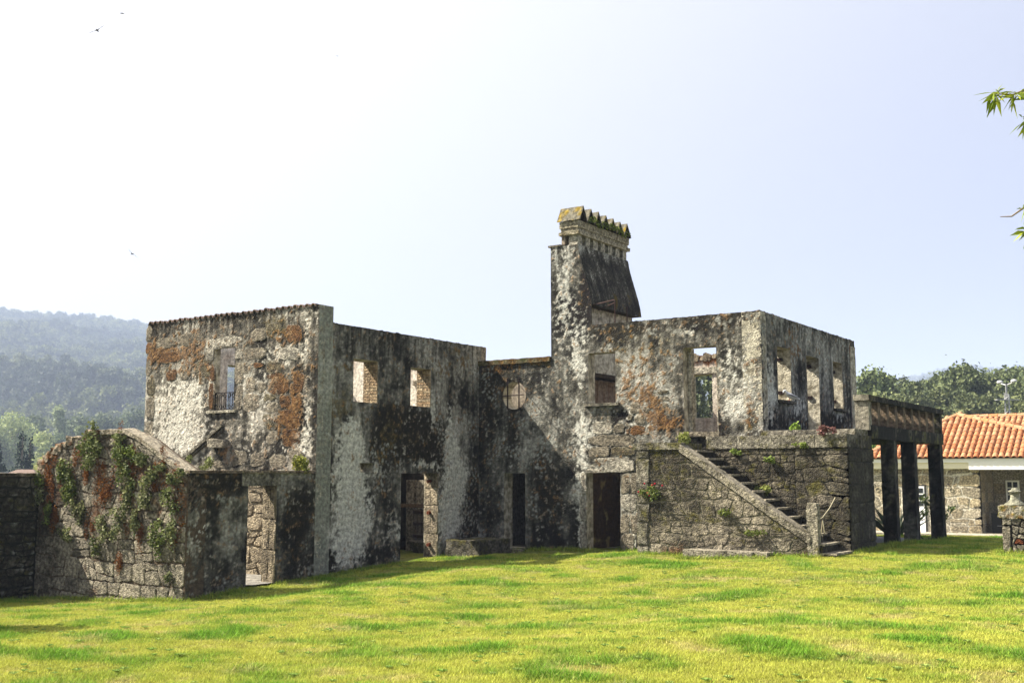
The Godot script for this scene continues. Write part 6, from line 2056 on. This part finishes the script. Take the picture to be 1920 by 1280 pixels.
	for i in 24:
		var g := TAU * i / 24.0
		st = MB.new()
		st.box(Transform3D(Basis(Vector3.UP, -g), C + Vector3(cos(g) * .46, 1.02, sin(g) * .46)), Vector3(.03, .86, .085), lin(.22, .19, .16) * rng.randf_range(.7, 1.2))
		put("slat", st.mesh(), M.wood, wp)
	for y: float in [.7, 1.05, 1.38]:
		st = MB.new()
		st.lathe(C, [Vector2(.485, y - .04), Vector2(.5, y - .04), Vector2(.5, y + .04), Vector2(.485, y + .04)], 24, lin(.06, .04, .03))
		put("hoop", st.mesh(), M.metal, wp)
	st = MB.new()
	st.tube([C + Vector3(0, .5, 0), C + Vector3(0, 2.1, 0)], .04, .04, 8, lin(.12, .06, .04))
	put("screw", st.mesh(), M.metal, wp)
	st = MB.new()
	st.box(Transform3D(Basis(), C + Vector3(-.5, 1.55, 0)), Vector3(2.0, .1, .14), lin(.2, .14, .09))
	put("beam", st.mesh(), M.wood, wp)
	for q: Array in [[-21.0, "square granite post standing at the back of the lower room, left one"], [-20.62, "square granite post standing at the back of the lower room, right one"]]:
		st = MB.new()
		block(st, Vector3(-.14, 0, -.14), Vector3(.14, 2.15, .14), .1, func(p): return granite(p + Vector3(q[0], 0, 0), .9, -.2, .02), .01)
		lone("granite_post", st.mesh(), M.stone, Vector3(q[0], .15, -25.78), q[1], "post", "posts in the lower room")
	# black barbecue box in the porch
	var bx := thing("storage_box", "black box with a handle standing in the shaded porch", "box", Vector3(-9.4, -.12, -52.7))
	st = MB.new()
	st.box(Transform3D(Basis(), Vector3(-9.42, .3, -52.75)), Vector3(.78, .82, .6), lin(.008, .008, .009))
	put("body", st.mesh(), M.paint, bx)
	st = MB.new()
	st.box(Transform3D(Basis(), Vector3(-9.42, .73, -52.75)), Vector3(.82, .05, .64), lin(.012, .012, .013))
	put("lid", st.mesh(), M.paint, bx)
	st = MB.new()
	st.tube([Vector3(-9.58, .2, -52.43), Vector3(-9.26, .2, -52.43)], .015, .015, 6, lin(.2, .2, .2))
	put("handle", st.mesh(), M.metal, bx)
	# lantern on the porch wall
	var ln := thing("wall_lantern", "small black lantern on the porch wall at the right edge", "lantern", Vector3(-8.52, 2.2, -54.6))
	st = MB.new()
	st.box(Transform3D(Basis(), Vector3(-8.5, 2.15, -54.45)), Vector3(.16, .26, .16), lin(.02, .02, .02))
	put("housing", st.mesh(), M.metal, ln)
	st = MB.new()
	st.lathe(Vector3(-8.5, 2.28, -54.45), [Vector2(.14, 0), Vector2(.03, .1), Vector2(0, .11)], 8, lin(.02, .02, .02))
	st.tube([Vector3(-8.5, 2.38, -54.45), Vector3(-8.5, 2.42, -54.55), Vector3(-8.5, 2.3, -54.68)], .012, .012, 5, lin(.02, .02, .02))
	put("roof", st.mesh(), M.metal, ln)
	# floodlight mast among the trees
	var ms := thing("floodlight_mast", "grey lattice floodlight mast rising behind the tiled roof", "mast", Vector3(-13.8, -.2, -81.2))
	st = MB.new()
	for dx: float in [-.16, .16]:
		for dz: float in [-.16, .16]:
			st.tube([Vector3(-13.8 + dx, -.2, -81.2 + dz), Vector3(-13.8 + dx * .8, 7.9, -81.2 + dz * .8)], .035, .03, 5, lin(.4, .4, .4))
	for i in 16:
		var y := .3 + i * .48
		st.tube([Vector3(-13.96, y, -81.04), Vector3(-13.64, y + .24, -81.04)], .018, .018, 4, lin(.38, .38, .38))
		st.tube([Vector3(-13.64, y + .24, -81.04), Vector3(-13.96, y + .48, -81.04)], .018, .018, 4, lin(.38, .38, .38))
	put("lattice", st.mesh(), M.metal, ms)
	st = MB.new()
	st.box(Transform3D(Basis(Vector3.UP, .6), Vector3(-13.8, 7.5, -81.2)), Vector3(1.5, .06, .4), lin(.36, .36, .36))
	st.box(Transform3D(Basis(Vector3.UP, .6), Vector3(-13.8, 8.05, -81.2)), Vector3(.1, 1.1, .1), lin(.3, .3, .3))
	put("platform", st.mesh(), M.metal, ms)
	for i in 2:
		st = MB.new()
		st.lathe(Vector3(-14.3 + i * 1.0, 8.72, -81.5 + i * .6 - .3), [Vector2(0, -.08), Vector2(.14, -.06), Vector2(.22, .05), Vector2(.14, .15), Vector2(0, .18)], 10, lin(.55, .55, .55))
		st.tube([Vector3(-13.8, 8.5, -81.2), Vector3(-14.3 + i * 1.0, 8.7, -81.5 + i * .6 - .3)], .04, .04, 5, lin(.45, .45, .45))
		put("floodlight", st.mesh(), M.paint, ms)
	# far neighbours over the garden wall
	var nh := thing("brown_roofed_house", "small house with a brown hipped roof showing over the garden wall", "house", Vector3(-109.3, -5.0, -68.6))
	st = MB.new()
	st.box(Transform3D(Basis(Vector3.UP, .55), Vector3(-109.3, -2.0, -68.6)), Vector3(5.2, 7.4, 5.2), lin(.6, .56, .48))
	put("wall", st.mesh(), M.paint, nh)
	st = MB.new()
	var tb2 := Transform3D(Basis(Vector3.UP, .55), Vector3(-109.3, 1.6, -68.6))
	var cs := [Vector3(-2.9, 0, 2.9), Vector3(2.9, 0, 2.9), Vector3(2.9, 0, -2.9), Vector3(-2.9, 0, -2.9)]
	var ra := tb2 * Vector3(-.9, 1.3, 0)
	var rb := tb2 * Vector3(.9, 1.3, 0)
	var rc := lin(.22, .15, .12)
	st.quad(tb2 * cs[0], tb2 * cs[1], rb, ra, rc, Vector3.UP)
	st.flat(tb2 * cs[1], tb2 * cs[2], rb, rc, Vector3.UP)
	st.quad(tb2 * cs[2], tb2 * cs[3], ra, rb, rc, Vector3.UP)
	st.flat(tb2 * cs[3], tb2 * cs[0], ra, rc, Vector3.UP)
	put("roof", st.mesh(), M.tile, nh)
	var wh := thing("white_house", "corner of a white house at the left edge beyond the garden wall", "house", Vector3(-116.6, -5.0, -69.5))
	st = MB.new()
	st.box(Transform3D(Basis(Vector3.UP, .55), Vector3(-116.6, -1.5, -69.5)), Vector3(3.0, 8.0, 3.0), lin(.75, .75, .76))
	put("wall", st.mesh(), M.paint, wh)
	st = MB.new()
	st.box(Transform3D(Basis(Vector3.UP, .55), Vector3(-116.6, 2.56, -69.5)), Vector3(3.2, .12, 3.2), lin(.5, .48, .46))
	put("roof", st.mesh(), M.tile, wh)

# ---------------------------------------------------------------- grass
func blocked(x: float, z: float) -> bool:
	if z < -25.9 and x < -7.6: return not (z < -34.6 and x > -10.0) or z < -50.3
	if z < -24.9 and x < -7.5 and z > -27.0: return true
	if z < -23.75 and z > -25.1 and x < -7.95 and x > -12.5: return true
	if x < -18.68 and z < -15.4: return true
	if x < -24.0: return true
	if z < -50.3: return true
	if x > -4.9 and z < -27.1 and z > -27.75 and x < -3.2: return true
	return false

func make_grass() -> void:
	var kinds := []
	for k in 4:
		var mb := MB.new()
		var n := 13
		for i in n:
			var g := rng.randf() * TAU
			var b := Vector3(rng.randf_range(-.07, .07), -.01, rng.randf_range(-.07, .07))
			var l := rng.randf_range(.02, .045) * (1.8 if k == 3 else 1.0)
			var lean := rng.randf_range(.4, 1.6) * l
			var tip := b + Vector3(cos(g) * lean, l, sin(g) * lean)
			var w := Vector3(-sin(g), 0, cos(g)) * rng.randf_range(.003, .0055) * (1.3 if k == 3 else 1.0)
			var cc := lin(.8, .8, .8).lerp(lin(1.15, 1.1, .9), rng.randf())
			if rng.randf() < .12:
				cc = lin(1.5, 1.2, 1.1)
			mb.flat(b - w, b + w, tip, cc, Vector3(0, 1, 0))
		var m := mb.mesh()
		m.surface_set_material(0, M.grass)
		kinds.append(m)
	var buf := [PackedFloat32Array(), PackedFloat32Array(), PackedFloat32Array(), PackedFloat32Array()]
	var counts := [0, 0, 0, 0]
	var mid := atan2(.5596, .8288)
	for i in 330000:
		var d := 8.5 + 40.0 * pow(rng.randf(), 1.25)
		var a := mid + rng.randf_range(-.62, .62)
		var x := -sin(a) * d
		var z := -cos(a) * d
		if blocked(x, z):
			continue
		var t := turf(x, z)
		var dr := dry(x, z)
		if rng.randf() < dr * .35:
			continue
		var k := 3 if t > .66 and rng.randf() < (t - .5) else rng.randi() % 3
		var s := rng.randf_range(.8, 1.25) * (1.0 + d * .008) * lerpf(.85, 1.25, t)
		var g := rng.randf() * TAU
		var cg := cos(g) * s
		var sg := sin(g) * s
		var c := Color(.38, .40, .074).lerp(Color(.125, .255, .028), smooth(.2, .92, t + rng.randf_range(-.12, .12)))
		c = c.lerp(Color(.5, .4, .2), clampf(dr * .45 + (.3 if rng.randf() < .1 else 0.0), 0.0, .7))
		var v := rng.randf_range(.7, 1.3)
		var sy := s * rng.randf_range(.8, 1.2)
		buf[k].append_array(PackedFloat32Array([cg, 0, sg, x, 0, sy, 0, ground(x, z) + .025 * nm.get_noise_2d(x, z), -sg, 0, cg, z, c.r * v, c.g * v, c.b * v, 1.0]))
		counts[k] += 1
	# longer grass that the mower leaves along the feet of the walls
	for e: Array in [[-18.62, -15.4, -18.62, -17.1, 0], [-18.62, -18.0, -18.62, -22.4, 0], [-18.62, -24.1, -18.62, -25.9, 0], [-18.6, -25.86, -12.5, -25.86, 0], [-12.4, -23.72, -8.0, -23.72, 0], [-24.0, -15.36, -18.7, -15.36, 0], [-23.94, -15.3, -23.94, -11.0, 0], [-7.56, -24.9, -7.56, -26.7, 0], [-9.0, -23.1, -11.0, -23.1, 0], [-4.9, -27.06, -3.0, -27.06, 0], [-4.95, -27.1, -4.95, -27.7, 0], [-7.5, -27.0, -7.5, -34.4, 0]]:
		var n := int(Vector2(e[0] - e[2], e[1] - e[3]).length() * 55.0)
		for i in n:
			var t := rng.randf()
			var x: float = lerpf(e[0], e[2], t) + rng.randfn() * .05
			var z: float = lerpf(e[1], e[3], t) + rng.randfn() * .05
			var s := rng.randf_range(.9, 2.3) * (1.0 if nm.get_noise_2d(x * 2.0, z * 2.0) > -.1 else .6)
			var g := rng.randf() * TAU
			var c := Color(.12, .22, .03).lerp(Color(.33, .36, .07), rng.randf())
			buf[3].append_array(PackedFloat32Array([cos(g) * s, 0, sin(g) * s, x, 0, s, 0, ground(x, z) + .01, -sin(g) * s, 0, cos(g) * s, z, c.r, c.g, c.b, 1.0]))
			counts[3] += 1
	# plantains and clover scattered through the lawn
	var ros := MB.new()
	for i in 9:
		var g := TAU * i / 9.0 + rng.randf() * .4
		var d := Vector3(cos(g), 0, sin(g))
		var w := Vector3(-d.z, 0, d.x) * .016
		var l := rng.randf_range(.05, .09)
		ros.flat(Vector3.ZERO, d * l * .6 + w + Vector3(0, .03, 0), d * l + Vector3(0, .022, 0), lin(1, 1, 1), Vector3.UP)
		ros.flat(Vector3.ZERO, d * l + Vector3(0, .022, 0), d * l * .6 - w + Vector3(0, .03, 0), lin(.85, .85, .85), Vector3.UP)
	var rm := ros.mesh()
	rm.surface_set_material(0, M.grass)
	kinds.append(rm)
	buf.append(PackedFloat32Array()); counts.append(0)
	for i in 3000:
		var d := 9.0 + 26.0 * pow(rng.randf(), 1.2)
		var a := mid + rng.randf_range(-.62, .62)
		var x := -sin(a) * d
		var z := -cos(a) * d
		if blocked(x, z) or nm.get_noise_2d(x * .9 + 300.0, z * .9) < .08:
			continue
		var s := rng.randf_range(.45, 1.0)
		var g := rng.randf() * TAU
		var c := Color(.15, .25, .045).lerp(Color(.27, .34, .09), rng.randf())
		buf[4].append_array(PackedFloat32Array([cos(g) * s, 0, sin(g) * s, x, 0, s, 0, ground(x, z) + .02, -sin(g) * s, 0, cos(g) * s, z, c.r, c.g, c.b, 1.0]))
		counts[4] += 1
	for k in 5:
		var mm := MultiMesh.new()
		mm.transform_format = MultiMesh.TRANSFORM_3D
		mm.use_colors = true
		mm.mesh = kinds[k]
		mm.instance_count = counts[k]
		mm.buffer = buf[k]
		var o := MultiMeshInstance3D.new()
		o.name = numbered("grass")
		o.multimesh = mm
		add_child(o)
		tag(o, ["short sunlit grass of the lawn", "short mown grass mixed through the lawn", "short yellowish grass of the lawn", "longer deep green grass standing in patches of the lawn", "broad leaved lawn weeds scattered through the grass"][k], "grass", "grass of the lawn", "stuff")
